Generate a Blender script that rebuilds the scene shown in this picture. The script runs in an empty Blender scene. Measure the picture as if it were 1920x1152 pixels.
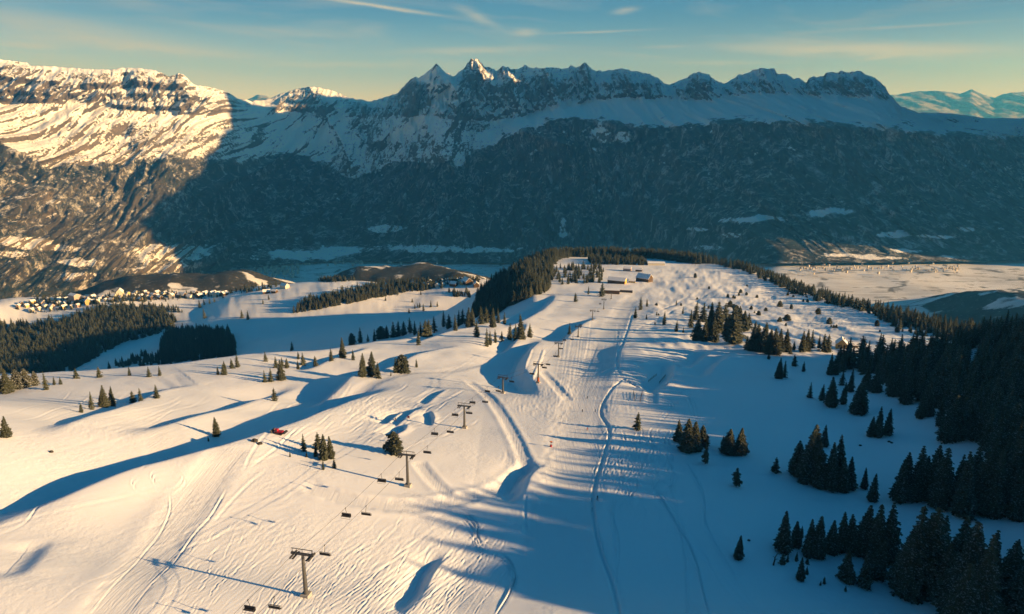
import bpy, bmesh, math, random
import numpy as np

# ------------------------------------------------------------------ camera, sky, sun, exposure
SC = bpy.context.scene
COL = SC.collection
F, PITCH = 1280.0, math.radians(14.9)        # focal length in photo pixels (1920 wide), downward pitch
CP, SP = math.cos(PITCH), math.sin(PITCH)
cam_data = bpy.data.cameras.new('camera')
cam_data.sensor_width = 36.0
cam_data.lens = 36.0 * F / 1920.0
cam_data.clip_start, cam_data.clip_end = 1.0, 90000.0
cam = bpy.data.objects.new('camera', cam_data)
COL.objects.link(cam)
cam.rotation_euler = (math.pi / 2 - PITCH, 0, 0)
SC.camera = cam

SUN_AZ, SUN_EL = math.radians(104.5), math.radians(13.0)
SUN = np.array([math.sin(SUN_AZ) * math.cos(SUN_EL), math.cos(SUN_AZ) * math.cos(SUN_EL), math.sin(SUN_EL)])
sl = bpy.data.lights.new('sun', 'SUN')
sl.energy = 5.0
sl.angle = math.radians(0.5)
sl.color = (1.0, 0.80, 0.57)
so = bpy.data.objects.new('sun', sl)
COL.objects.link(so)
from mathutils import Vector
so.rotation_euler = Vector(SUN).to_track_quat('Z', 'Y').to_euler()

SC.view_settings.view_transform = 'Standard'
SC.view_settings.look = 'None'
SC.view_settings.gamma = 1.0
SC.view_settings.exposure = 1.12
SC.render.engine = 'CYCLES'
SC.cycles.max_bounces = 5
SC.cycles.diffuse_bounces = 1
SC.cycles.volume_bounces = 0


def N(nt, typ, **kw):
    n = nt.nodes.new(typ)
    for k, v in kw.items():
        setattr(n, k, v)
    return n


def math_node(nt, op, a, b=None, c=None, clamp=False):
    n = nt.nodes.new('ShaderNodeMath')
    n.operation = op
    n.use_clamp = clamp
    for i, v in enumerate((a, b, c)):
        if v is None:
            continue
        if hasattr(v, 'links') or hasattr(v, 'is_output'):
            nt.links.new(v, n.inputs[i])
        else:
            n.inputs[i].default_value = v
    return n.outputs[0]


def mixrgb(nt, fac, a, b, blend='MIX'):
    n = nt.nodes.new('ShaderNodeMix')
    n.data_type = 'RGBA'
    n.blend_type = blend
    for sock, v in ((n.inputs[0], fac), (n.inputs[6], a), (n.inputs[7], b)):
        if hasattr(v, 'is_output'):
            nt.links.new(v, sock)
        elif isinstance(v, (int, float)):
            sock.default_value = v
        else:
            sock.default_value = (*v, 1.0) if len(v) == 3 else v
    return n.outputs[2]


def step_node(nt, v, lo, hi):
    n = N(nt, 'ShaderNodeMapRange')
    n.interpolation_type = 'SMOOTHSTEP'
    n.inputs[1].default_value, n.inputs[2].default_value = lo, hi
    if hasattr(v, 'is_output'):
        nt.links.new(v, n.inputs[0])
    return n.outputs[0]


def build_world():
    w = bpy.data.worlds.new('World')
    SC.world = w
    w.use_nodes = True
    nt = w.node_tree
    bg = nt.nodes['Background']
    bg.inputs[1].default_value = 0.05
    sky = N(nt, 'ShaderNodeTexSky', sky_type='NISHITA')
    sky.sun_disc = False
    sky.sun_elevation, sky.sun_rotation = SUN_EL, SUN_AZ
    sky.altitude = 1700
    sky.air_density, sky.dust_density, sky.ozone_density = 1.0, 1.0, 3.0
    # high thin cirrus: noise stretched along the wind, on the plane of the cloud deck
    tc = N(nt, 'ShaderNodeTexCoord')
    sep = N(nt, 'ShaderNodeSeparateXYZ')
    nt.links.new(tc.outputs['Generated'], sep.inputs[0])
    x, y, z = sep.outputs
    az = math_node(nt, 'ARCTAN2', x, y)
    hyp = math_node(nt, 'SQRT', math_node(nt, 'ADD', math_node(nt, 'MULTIPLY', x, x), math_node(nt, 'MULTIPLY', y, y)))
    el = math_node(nt, 'ARCTAN2', z, hyp)
    # colour of the winter air: cream low down, deeper teal blue above, the same all round the dome
    ramp = N(nt, 'ShaderNodeValToRGB')
    ramp.color_ramp.interpolation = 'EASE'
    els = ramp.color_ramp.elements
    for k, (deg, c) in enumerate(SKY_TINTS):
        e_ = els[k] if k < 2 else els.new(deg / 40.0)
        e_.position = deg / 40.0
        e_.color = (*[q / 2.5 for q in c], 1)
    nt.links.new(math_node(nt, 'DIVIDE', el, math.radians(40.0)), ramp.inputs[0])
    tint = mixrgb(nt, 1.0, ramp.outputs[0], (2.5, 2.5, 2.5), 'MULTIPLY')
    col = mixrgb(nt, 1.0, sky.outputs[0], tint, 'MULTIPLY')
    com = N(nt, 'ShaderNodeCombineXYZ')
    nt.links.new(math_node(nt, 'MULTIPLY', az, 2.2), com.inputs[0])
    nt.links.new(math_node(nt, 'ADD', math_node(nt, 'MULTIPLY', el, 17.0), math_node(nt, 'MULTIPLY', az, 0.9)), com.inputs[1])
    no = N(nt, 'ShaderNodeTexNoise')
    no.inputs['Scale'].default_value = 1.6
    no.inputs['Detail'].default_value = 7
    no.inputs['Roughness'].default_value = 0.58
    no.inputs['Distortion'].default_value = 0.7
    nt.links.new(com.outputs[0], no.inputs['Vector'])
    cir = math_node(nt, 'MULTIPLY', math_node(nt, 'SUBTRACT', no.outputs[0], 0.50), 2.6, clamp=True)
    total = math_node(nt, 'MULTIPLY', math_node(nt, 'MULTIPLY', cir, 0.42), math_node(nt, 'SUBTRACT', 1.0, step_node(nt, el, math.radians(14), math.radians(34))))
    fine = N(nt, 'ShaderNodeTexNoise')
    fine.inputs['Scale'].default_value = 9.0
    fine.inputs['Detail'].default_value = 5
    nt.links.new(com.outputs[0], fine.inputs['Vector'])
    # single clouds: (azimuth, elevation, half length, half thickness, slope, strength) in degrees
    for a0, e0, ha, he, sl_, st in CLOUDS:
        a0, e0, ha, he = (math.radians(v) for v in (a0, e0, ha, he))
        da = math_node(nt, 'SUBTRACT', az, a0)
        wob = math_node(nt, 'MULTIPLY', math_node(nt, 'SUBTRACT', fine.outputs[0], 0.5), he * 1.6)
        de = math_node(nt, 'ADD', math_node(nt, 'SUBTRACT', math_node(nt, 'SUBTRACT', el, e0), math_node(nt, 'MULTIPLY', da, sl_)), wob)
        q = math_node(nt, 'ADD', math_node(nt, 'POWER', math_node(nt, 'ABSOLUTE', math_node(nt, 'DIVIDE', da, ha)), 2.0),
                      math_node(nt, 'POWER', math_node(nt, 'ABSOLUTE', math_node(nt, 'DIVIDE', de, he)), 2.0))
        g = math_node(nt, 'MULTIPLY', math_node(nt, 'EXPONENT', math_node(nt, 'MULTIPLY', q, -1.0)), st)
        g = math_node(nt, 'MULTIPLY', g, math_node(nt, 'ADD', 0.30, math_node(nt, 'MULTIPLY', fine.outputs[0], 0.85)))
        total = math_node(nt, 'ADD', total, g, clamp=True)
    col = mixrgb(nt, total, col, CLOUD_COL)
    nt.links.new(col, bg.inputs[0])


SKY_TINTS = [(1.5, (1.70, 1.30, 1.32)), (4.5, (1.20, 1.02, 1.22)), (9.0, (0.50, 0.68, 0.96)), (15.0, (0.05, 0.58, 0.82)), (36.0, (0.01, 0.54, 0.82))]
CLOUD_COL = (6.0, 5.5, 4.3)


def sky_px(px, py, len_px, thick_px, slope, st):
    """a cloud seen at a photo pixel -> its direction in the sky (azimuth, elevation, sizes in degrees)"""
    v, h = (py - 576.0) / F, (px - 960.0) / F
    yc, zc = CP - v * SP, -(SP + v * CP)
    return (math.degrees(math.atan2(h, yc)), math.degrees(math.atan2(zc, math.hypot(h, yc))), len_px / 24.0, thick_px / 24.0, slope, st)


CLOUDS = [sky_px(*q) for q in ((715, 13, 95, 3.2, -0.115, 1.0), (1172, 20, 20, 5, 0.12, 0.6), (985, 61, 26, 7, 0.03, 0.6), (1120, 60, 90, 2.2, 0.02, 0.4), (1640, 93, 190, 10, -0.045, 0.75),
                               (1640, 110, 30, 3, 0.1, 0.4), (90, 45, 170, 16, -0.10, 0.5), (260, 88, 200, 10, -0.05, 0.5), (60, 85, 40, 5, 0.0, 0.4), (900, 35, 40, 9, -0.45, 0.45), (880, 95, 120, 6, 0.03, 0.5),
                               (540, 60, 110, 7, -0.04, 0.3), (640, 122, 120, 5, 0.02, 0.35), (1350, 118, 90, 4, -0.03, 0.35), (1700, 50, 120, 2.2, 0.0, 0.3), (1250, 88, 40, 3, 0, 0.3))]
build_world()


# ------------------------------------------------------------------ small maths: pixels, noise, grids
def ray(px, py):
    """photo pixel -> (X/Y, z/Y) of its line of sight"""
    v = (np.asarray(py, float) - 576.0) / F
    h = (np.asarray(px, float) - 960.0) / F
    yc = CP - v * SP
    return h / yc, -(SP + v * CP) / yc


def vnoise(x, y, seed=0):
    """2-D gradient noise, about -0.7..0.7"""
    x = np.asarray(x, float)
    y = np.asarray(y, float)
    xi = np.floor(x).astype(np.int64)
    yi = np.floor(y).astype(np.int64)
    xf = x - xi
    yf = y - yi
    u = xf * xf * xf * (xf * (xf * 6 - 15) + 10)
    v = yf * yf * yf * (yf * (yf * 6 - 15) + 10)

    def g(ix, iy, dx, dy):
        h = (ix * 374761393 + iy * 668265263 + seed * 144665) & 0xFFFFFFFF
        h = ((h ^ (h >> 13)) * 1274126177) & 0xFFFFFFFF
        h = h ^ (h >> 16)
        a = (h & 0xFFFF) * (2 * math.pi / 65536.0)
        return np.cos(a) * dx + np.sin(a) * dy
    a = g(xi, yi, xf, yf)
    b = g(xi + 1, yi, xf - 1, yf)
    c = g(xi, yi + 1, xf, yf - 1)
    d = g(xi + 1, yi + 1, xf - 1, yf - 1)
    return (a + u * (b - a)) + v * ((c + u * (d - c)) - (a + u * (b - a)))


def fbm(x, y, octs=4, seed=0, gain=0.5, lac=2.03):
    s, a, f = 0.0, 1.0, 1.0
    for k in range(octs):
        s = s + a * vnoise(x * f + 17.3 * k, y * f - 9.1 * k, seed + k)
        a *= gain
        f *= lac
    return s


def ridged(x, y, octs=4, seed=0, gain=0.5, lac=2.07):
    s, a, f = 0.0, 1.0, 1.0
    for k in range(octs):
        s = s + a * (1.0 - 2.2 * np.abs(vnoise(x * f + 31.7 * k, y * f + 5.9 * k, seed + k)))
        a *= gain
        f *= lac
    return s


def sstep(a, b, x):
    t = np.clip((x - a) / (b - a), 0, 1)
    return t * t * (3 - 2 * t)


def smax(a, b, k):
    h = np.clip(0.5 + 0.5 * (a - b) / k, 0, 1)
    return b + (a - b) * h + k * h * (1 - h)


def smooth_interp(x, xp, fp):
    """monotone-ish cubic through control points"""
    xp = np.asarray(xp, float)
    fp = np.asarray(fp, float)
    d = np.gradient(fp, xp)
    x = np.clip(x, xp[0], xp[-1])
    i = np.clip(np.searchsorted(xp, x) - 1, 0, len(xp) - 2)
    h = xp[i + 1] - xp[i]
    t = (x - xp[i]) / h
    return ((2 * t**3 - 3 * t**2 + 1) * fp[i] + (t**3 - 2 * t**2 + t) * h * d[i]
            + (-2 * t**3 + 3 * t**2) * fp[i + 1] + (t**3 - t**2) * h * d[i + 1])


def poly_dist(X, Y, P):
    """distance to a polyline, signed side (+ = left of travel), position along it 0..1"""
    best = np.full(X.shape, 1e18)
    side = np.zeros(X.shape)
    along = np.zeros(X.shape)
    P = np.asarray(P, float)
    L = np.concatenate([[0], np.cumsum(np.hypot(*np.diff(P, axis=0).T))])
    for k in range(len(P) - 1):
        ax, ay = P[k]
        dx, dy = P[k + 1] - P[k]
        n2 = dx * dx + dy * dy
        t = np.clip(((X - ax) * dx + (Y - ay) * dy) / n2, 0, 1)
        qx, qy = X - ax - t * dx, Y - ay - t * dy
        d2 = qx * qx + qy * qy
        m = d2 < best
        best = np.where(m, d2, best)
        side = np.where(m, dx * qy - dy * qx, side)
        along = np.where(m, (L[k] + t * (L[k + 1] - L[k])) / L[-1], along)
    return np.sqrt(best), np.sign(side), along


def spline(P, n=12):
    """Catmull-Rom through points"""
    P = np.asarray(P, float)
    Q = np.vstack([2 * P[0] - P[1], P, 2 * P[-1] - P[-2]])
    out = []
    for k in range(1, len(Q) - 2):
        t = np.linspace(0, 1, n, endpoint=False)[:, None]
        a, b, c, d = Q[k - 1], Q[k], Q[k + 1], Q[k + 2]
        out.append(0.5 * (2 * b + (c - a) * t + (2 * a - 5 * b + 4 * c - d) * t**2 + (3 * b - a - 3 * c + d) * t**3))
    out.append(P[-1:])
    return np.vstack(out)


def grid_mesh(name, X, Y, Z, mat, attrs=None, smooth=True):
    r, c = X.shape
    me = bpy.data.meshes.new(name)
    co = np.stack([X, Y, Z], -1).reshape(-1, 3).astype(np.float32)
    idx = np.arange(r * c, dtype=np.int32).reshape(r, c)
    q = np.stack([idx[:-1, :-1], idx[:-1, 1:], idx[1:, 1:], idx[1:, :-1]], -1).reshape(-1, 4)
    me.vertices.add(r * c)
    me.vertices.foreach_set('co', co.ravel())
    me.loops.add(q.size)
    me.loops.foreach_set('vertex_index', q.ravel())
    me.polygons.add(len(q))
    me.polygons.foreach_set('loop_start', np.arange(0, q.size, 4, dtype=np.int32))
    me.polygons.foreach_set('use_smooth', np.full(len(q), smooth))
    for k, v in (attrs or {}).items():
        a = me.attributes.new(k, 'FLOAT', 'POINT')
        a.data.foreach_set('value', np.asarray(v, np.float32).ravel())
    me.update(calc_edges=True)
    me.materials.append(mat)
    o = bpy.data.objects.new(name, me)
    COL.objects.link(o)
    return o


def tag(o, label=None, cat=None, group=None, kind=None):
    for k, v in (('label', label), ('category', cat), ('group', group), ('kind', kind)):
        if v:
            o[k] = v
    return o


# ------------------------------------------------------------------ materials of the setting
def new_mat(name, rough=0.8, spec=0.2):
    m = bpy.data.materials.new(name)
    m.use_nodes = True
    b = m.node_tree.nodes['Principled BSDF']
    b.inputs['Roughness'].default_value = rough
    b.inputs['Specular IOR Level'].default_value = spec
    return m, m.node_tree, b


def attr(nt, name):
    n = N(nt, 'ShaderNodeAttribute')
    n.attribute_name = name
    return n.outputs['Fac']


def noise(nt, vec, scale, detail=4, rough=0.55, dist=0.0):
    n = N(nt, 'ShaderNodeTexNoise')
    n.inputs['Scale'].default_value = scale
    n.inputs['Detail'].default_value = detail
    n.inputs['Roughness'].default_value = rough
    n.inputs['Distortion'].default_value = dist
    nt.links.new(vec, n.inputs['Vector'])
    return n.outputs['Fac']


def mapping(nt, scale, rot=(0, 0, 0)):
    g = N(nt, 'ShaderNodeNewGeometry')
    m = N(nt, 'ShaderNodeMapping')
    m.inputs['Scale'].default_value = scale
    m.inputs['Rotation'].default_value = rot
    nt.links.new(g.outputs['Position'], m.inputs['Vector'])
    return m.outputs[0]


def snow_material():
    m, nt, b = new_mat('piste_snow', 0.55, 0.25)
    p = mapping(nt, (1, 1, 1))
    big = noise(nt, p, 0.02, 4)
    col = mixrgb(nt, big, (0.78, 0.79, 0.81), (0.84, 0.84, 0.85))
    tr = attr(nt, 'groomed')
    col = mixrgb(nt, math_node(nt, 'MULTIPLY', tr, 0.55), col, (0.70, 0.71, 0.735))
    # groomed lanes carry fine ribs, open snow is chopped and wind-crusted
    crust = noise(nt, p, 0.5, 6, 0.62)
    rib = noise(nt, mapping(nt, (1.6, 0.06, 0.05)), 1.0, 2)
    crust = math_node(nt, 'MULTIPLY', crust, math_node(nt, 'ADD', 0.15, step_node(nt, noise(nt, p, 0.035, 3), 0.4, 0.65)))
    h = math_node(nt, 'ADD', math_node(nt, 'MULTIPLY', crust, 0.5), math_node(nt, 'MULTIPLY', rib, math_node(nt, 'MULTIPLY', tr, 0.25)))
    bp = N(nt, 'ShaderNodeBump')
    bp.inputs['Strength'].default_value = 0.45
    bp.inputs['Distance'].default_value = 1.0
    nt.links.new(h, bp.inputs['Height'])
    nt.links.new(bp.outputs[0], b.inputs['Normal'])
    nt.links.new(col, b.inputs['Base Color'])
    return m


def mountain_material():
    m, nt, b = new_mat('alpine_face', 0.85, 0.1)
    rockA, forA = attr(nt, 'rock'), attr(nt, 'forest')
    p = mapping(nt, (1, 1, 1))
    down = mapping(nt, (0.012, 0.006, 0.0028))
    strata = mapping(nt, (0.0012, 0.0012, 0.022))
    n1 = noise(nt, p, 0.012, 8, 0.66)
    n2 = noise(nt, down, 1.0, 8, 0.72, 0.5)
    n3 = noise(nt, strata, 1.0, 5, 0.6, 0.3)
    nfine = noise(nt, p, 0.045, 6, 0.75)
    rockc = mixrgb(nt, n3, (0.055, 0.05, 0.046), (0.25, 0.205, 0.165))
    rockc = mixrgb(nt, step_node(nt, n2, 0.35, 0.7), rockc, (0.075, 0.07, 0.066))
    # snow lies on ledges and in gullies of the rock
    g = N(nt, 'ShaderNodeNewGeometry')
    sp = N(nt, 'ShaderNodeSeparateXYZ')
    nt.links.new(g.outputs['Normal'], sp.inputs[0])
    ledge = math_node(nt, 'ADD', math_node(nt, 'MULTIPLY', n3, 0.5), math_node(nt, 'MULTIPLY', n2, 0.9))
    ledge = math_node(nt, 'ADD', ledge, math_node(nt, 'MULTIPLY', math_node(nt, 'SUBTRACT', sp.outputs[2], 0.5), 0.75))
    ledge = math_node(nt, 'ADD', ledge, math_node(nt, 'MULTIPLY', math_node(nt, 'SUBTRACT', nfine, 0.5), 2.0))
    bare = math_node(nt, 'SUBTRACT', math_node(nt, 'ADD', rockA, math_node(nt, 'MULTIPLY', math_node(nt, 'SUBTRACT', n1, 0.5), 1.6)), math_node(nt, 'MULTIPLY', math_node(nt, 'SUBTRACT', ledge, 0.7), 2.6))
    bare = step_node(nt, bare, 0.42, 0.58)
    snowc = (0.88, 0.89, 0.90)
    c = mixrgb(nt, bare, snowc, rockc)
    # forest: dark conifers, brown leafless woods, snow showing through in the gaps and clearings
    woods = mixrgb(nt, step_node(nt, n1, 0.4, 0.62), (0.020, 0.028, 0.025), (0.044, 0.039, 0.032))
    n0 = noise(nt, mapping(nt, (0.0011, 0.0011, 0.0016)), 1.0, 5, 0.6, 0.8)
    woods = mixrgb(nt, step_node(nt, n0, 0.48, 0.66), woods, (0.070, 0.064, 0.058))
    gap = math_node(nt, 'ADD', math_node(nt, 'MULTIPLY', n2, 0.5), math_node(nt, 'MULTIPLY', nfine, 0.5))
    gap = step_node(nt, math_node(nt, 'ADD', gap, math_node(nt, 'MULTIPLY', n1, 0.35)), 0.70, 0.90)
    ribA = attr(nt, 'rib')
    gap = math_node(nt, 'MULTIPLY', gap, math_node(nt, 'ADD', 0.25, math_node(nt, 'MULTIPLY', step_node(nt, math_node(nt, 'ADD', ribA, math_node(nt, 'MULTIPLY', math_node(nt, 'SUBTRACT', n0, 0.5), 1.2)), 0.25, 0.75), 0.9)))
    woods = mixrgb(nt, math_node(nt, 'MULTIPLY', gap, 0.8), woods, (0.62, 0.63, 0.65))
    nl = noise(nt, mapping(nt, (0.0045, 0.003, 0.0016)), 1.0, 6, 0.68, 1.2)
    line = math_node(nt, 'SUBTRACT', 1.0, math_node(nt, 'MULTIPLY', math_node(nt, 'ABSOLUTE', math_node(nt, 'SUBTRACT', nl, 0.5)), 26.0), clamp=True)
    line = math_node(nt, 'MULTIPLY', line, step_node(nt, math_node(nt, 'ADD', math_node(nt, 'MULTIPLY', n1, 0.6), math_node(nt, 'MULTIPLY', nfine, 0.4)), 0.44, 0.6))
    woods = mixrgb(nt, math_node(nt, 'MULTIPLY', line, 0.8), woods, (0.62, 0.63, 0.65))
    fmask = math_node(nt, 'ADD', forA, math_node(nt, 'MULTIPLY', math_node(nt, 'SUBTRACT', n1, 0.5), 1.5))
    fmask = math_node(nt, 'ADD', fmask, math_node(nt, 'MULTIPLY', math_node(nt, 'SUBTRACT', nfine, 0.5), 0.6))
    c = mixrgb(nt, step_node(nt, fmask, 0.45, 0.6), c, woods)
    bp = N(nt, 'ShaderNodeBump')
    bp.inputs['Strength'].default_value = 0.9
    bp.inputs['Distance'].default_value = 34.0
    hh = math_node(nt, 'ADD', math_node(nt, 'MULTIPLY', n2, 0.6), math_node(nt, 'ADD', math_node(nt, 'MULTIPLY', nfine, 0.5), math_node(nt, 'MULTIPLY', n3, 0.3)))
    nt.links.new(hh, bp.inputs['Height'])
    nt.links.new(bp.outputs[0], b.inputs['Normal'])
    nt.links.new(c, b.inputs['Base Color'])
    return m


def valley_material():
    m, nt, b = new_mat('valley_snow', 0.8, 0.1)
    p = mapping(nt, (1, 1, 1))
    wide = mapping(nt, (0.0016, 0.004, 0.002))
    forA = attr(nt, 'forest')
    n1 = noise(nt, p, 0.012, 6, 0.62)
    n2 = noise(nt, wide, 1.0, 5, 0.6, 0.4)
    nf = noise(nt, p, 0.06, 4, 0.7)
    fields = mixrgb(nt, step_node(nt, n2, 0.45, 0.62), (0.74, 0.75, 0.77), (0.54, 0.54, 0.55))
    woods = mixrgb(nt, n1, (0.020, 0.027, 0.024), (0.052, 0.044, 0.034))
    woods = mixrgb(nt, math_node(nt, 'MULTIPLY', step_node(nt, nf, 0.55, 0.75), 0.3), woods, (0.6, 0.6, 0.62))
    vo = N(nt, 'ShaderNodeTexVoronoi')
    vo.feature = 'DISTANCE_TO_EDGE'
    vo.inputs['Scale'].default_value = 1.0
    nt.links.new(mapping(nt, (0.0022, 0.0052, 0.002), (0, 0, 0.12)), vo.inputs['Vector'])
    edge = math_node(nt, 'SUBTRACT', 1.0, step_node(nt, vo.outputs['Distance'], 0.015, 0.05))
    edge = math_node(nt, 'MULTIPLY', edge, step_node(nt, n1, 0.44, 0.56))
    hed = math_node(nt, 'MAXIMUM', math_node(nt, 'MULTIPLY', step_node(nt, n1, 0.57, 0.64), 0.9), math_node(nt, 'MULTIPLY', edge, 1.5))
    f = math_node(nt, 'ADD', forA, math_node(nt, 'MULTIPLY', math_node(nt, 'SUBTRACT', n1, 0.5), 1.3))
    f = math_node(nt, 'ADD', step_node(nt, f, 0.42, 0.58), math_node(nt, 'MULTIPLY', hed, 0.5), clamp=True)
    c = mixrgb(nt, f, fields, woods)
    nt.links.new(c, b.inputs['Base Color'])
    return m


# ------------------------------------------------------------------ near ground: the ski ridge and the shaded basin
_py = np.array([1400, 1152, 1118, 912, 803, 738, 718, 670, 632, 600, 580, 561, 520, 500, 488], float)
_D = np.array([118, 160, 172, 240, 310, 380, 408, 505, 635, 775, 880, 985, 1200, 1340, 1460], float)
_drop = -ray(np.full(_py.shape, 960.0), _py)[1] * _D
_D = np.concatenate([[20], _D, [2200, 9000]])
_drop = np.concatenate([[_drop[0] - 16], _drop, [_drop[-1] + 70, _drop[-1] + 600]])


def base_z(Y):
    return -smooth_interp(np.log(Y), np.log(_D), _drop)


def at_depth(lst):
    out = []
    for px, py, d in lst:
        a, e = ray(px, py)
        out.append((float(a) * d, d, float(e) * d))
    return np.array(out)


LEFT = at_depth([(-700, 800, 330), (-250, 765, 390), (0, 735, 432), (150, 717, 447), (330, 704, 470), (480, 671, 520), (640, 640, 565), (800, 607, 665),
                 (900, 588, 745), (965, 566, 830), (1010, 546, 960), (1000, 520, 1180), (985, 505, 1330), (1010, 478, 1480), (1050, 466, 1560)])
RIGHT = at_depth([(1050, 466, 1560), (1150, 484, 1570), (1250, 490, 1500), (1330, 494, 1400), (1400, 502, 1290), (1500, 532, 1060),
                  (1640, 566, 850), (1750, 594, 705), (1920, 625, 585), (2300, 690, 470)])
EDGE = np.vstack([LEFT[:, :2], RIGHT[1:, :2], [(1100, 560), (1500, 500), (4000, -600), (-4000, -600)]])


def inside(X, Y, P):
    r = np.zeros(X.shape, bool)
    n = len(P)
    for k in range(n):
        x0, y0 = P[k]
        x1, y1 = P[(k + 1) % n]
        c = ((y0 > Y) != (y1 > Y))
        if y1 != y0:
            r ^= c & (X < (x1 - x0) * (Y - y0) / (y1 - y0) + x0)
    return r


BAS = at_depth([(p_, q_, (r_ if r_ > 1990 else min(r_ * 1.45, 1990))) for p_, q_, r_ in [(0, 700, 960), (0, 640, 1300), (0, 600, 1680), (0, 578, 2020), (0, 562, 2300), (200, 705, 960), (200, 640, 1280), (200, 592, 1720),
                (200, 573, 2020), (200, 556, 2320), (400, 690, 920), (400, 640, 1180), (400, 590, 1540), (400, 566, 1830), (400, 552, 2150), (600, 655, 900),
                (600, 600, 1240), (600, 560, 1550), (600, 536, 1880), (600, 526, 2100), (800, 610, 1060), (800, 560, 1430), (800, 538, 1690), (800, 524, 2100),
                (880, 565, 1320), (880, 533, 1730), (950, 535, 1700), (-600, 640, 1300), (-600, 590, 1750), (-600, 720, 900), (1000, 520, 2150)]])


def tps(P, v, lam=1e-3):
    S = 1000.0
    Q = P / S
    n = len(Q)
    r2 = ((Q[:, None] - Q[None]) ** 2).sum(-1)
    K = np.where(r2 > 0, r2 * np.log(r2 + 1e-20), 0) + lam * np.eye(n)
    A = np.zeros((n + 3, n + 3))
    A[:n, :n] = K
    A[:n, n:] = np.c_[np.ones(n), Q]
    A[n:, :n] = A[:n, n:].T
    w = np.linalg.solve(A, np.r_[v, 0, 0, 0])

    def f(X, Y):
        x, y = X / S, Y / S
        s = w[n] + w[n + 1] * x + w[n + 2] * y
        for k in range(n):
            r2 = (x - Q[k, 0]) ** 2 + (y - Q[k, 1]) ** 2 + 1e-20
            s = s + w[k] * r2 * np.log(r2)
        return s
    return f


BAS = np.vstack([BAS] + [[[x_ * (1 + 90 / y_), y_ + 90, z_ - 75]] for x_, y_, z_ in LEFT[1:11]] + [[[x_ * (1 + 210 / y_), y_ + 210, z_ - 125]] for x_, y_, z_ in LEFT[2:9]])
basin_f = tps(BAS[:, :2], BAS[:, 2], 0.003)

# crest of the wooded hill on the right, outside the picture, that shades the lower right of the slopes
HS = [0, 180, 230, 262, 350, 450, 520, 560, 610, 680, 800, 3000]
HZ = [0, -16, -34, -46, -68, -92, -106, -128, -180, -228, -262, -420]


def near_height(X, Y, relief=1.0):
    b = base_z(np.maximum(Y, 25))
    z = b.copy()
    # knoll with woods at the end of the ridge
    kx, ky, kz = at_depth([(1055, 478, 1540)])[0]
    s = Y + 0.2577 * X
    xe = np.clip(0.46 * Y + 20, 60, 330)
    t = sstep(0, 1, (X - xe) / (430 - xe))
    hc = np.interp(s, HS, HZ) + np.maximum(X - 430, 0) * 0.06
    z = z * (1 - t) + np.maximum(hc, b) * t
    # the near slope leans towards the sun, most of all the brow at the lower left
    z = z - (0.05 * X + 0.075 * np.minimum(0, X + 15)) * (1 - sstep(230, 390, Y)) * (np.abs(X) < 5000)
    # large and middle undulation of the ridge
    und = 2.4 * fbm(X / 95, Y / 80, 3, 11, 0.4) + 0.3 * fbm(X / 22, Y / 30, 2, 12)
    z = z + relief * und * sstep(120, 260, Y) * (0.5 + 0.5 * sstep(200, 600, Y))
    d, sd, al = poly_dist(X, Y, EDGE)
    ins = inside(X, Y, EDGE)
    out = np.where(ins, 0, d)
    leftside = X < np.interp(Y, [0, 1500, 2300], [0, 200, 200])
    slope = np.where(leftside, 0.62, 0.60)
    z = z - (np.sqrt(out * out + 14.0**2) - 14.0) * slope
    zb = basin_f(X, Y) + 5 * fbm(X / 160, Y / 160, 4, 21) + 1.2 * fbm(X / 30, Y / 30, 2, 23)
    # the shelf of the village ends and the ground falls to the main valley
    fall = np.interp(X / Y, [-0.9, -0.55, -0.3, -0.1, 0.02], [2200, 2200, 2110, 2060, 2040])
    zb = zb - np.maximum(Y - fall, 0) * 0.55
    zb = np.where(X > 250, -5000, zb)
    z = np.where(leftside & ~ins, smax(z, zb, 6.0), z)
    return np.maximum(z, -1140.0), ins


def near_grid():
    a_in = np.linspace(-0.93, 0.93, 1240)
    a_l = -0.93 - np.cumsum(np.linspace(0.0016, 0.12, 40))
    a_r = 0.93 + np.cumsum(np.linspace(0.0016, 0.14, 60))
    a = np.concatenate([a_l[::-1], a_in, a_r])
    Ls = np.linspace(math.log(95), math.log(2900), 6000)
    w = 110.0 / np.exp(Ls) + 0.10
    cw = np.concatenate([[0], np.cumsum((w[1:] + w[:-1]) / 2)])
    rows = np.exp(np.interp(np.linspace(0, cw[-1], 600), cw, Ls))
    return a, rows


A_COLS, ROWS = near_grid()
GX = A_COLS[None, :] * ROWS[:, None]
GY = np.repeat(ROWS[:, None], len(A_COLS), 1)
GZ, GIN = near_height(GX, GY)
GROOM = np.zeros(GX.shape)
GZ0 = near_height(GX, GY, 0.0)[0]


def hit(px, py, G=None):
    """ground point seen at a photo pixel (first crossing of its line of sight)"""
    G = GZ if G is None else G
    a, e = ray(px, py)
    ci = float(np.clip(np.interp(a, A_COLS, np.arange(len(A_COLS))), 0, len(A_COLS) - 1.001))
    c0 = int(ci)
    zc = G[:, c0] * (1 - ci + c0) + G[:, c0 + 1] * (ci - c0)
    f = e * ROWS - zc
    k = np.nonzero((f[:-1] > 0) & (f[1:] <= 0))[0]
    if len(k) == 0:
        return None
    k = k[0]
    t = f[k] / (f[k] - f[k + 1])
    y = ROWS[k] + t * (ROWS[k + 1] - ROWS[k])
    return np.array([a * y, y, e * y])


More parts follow.
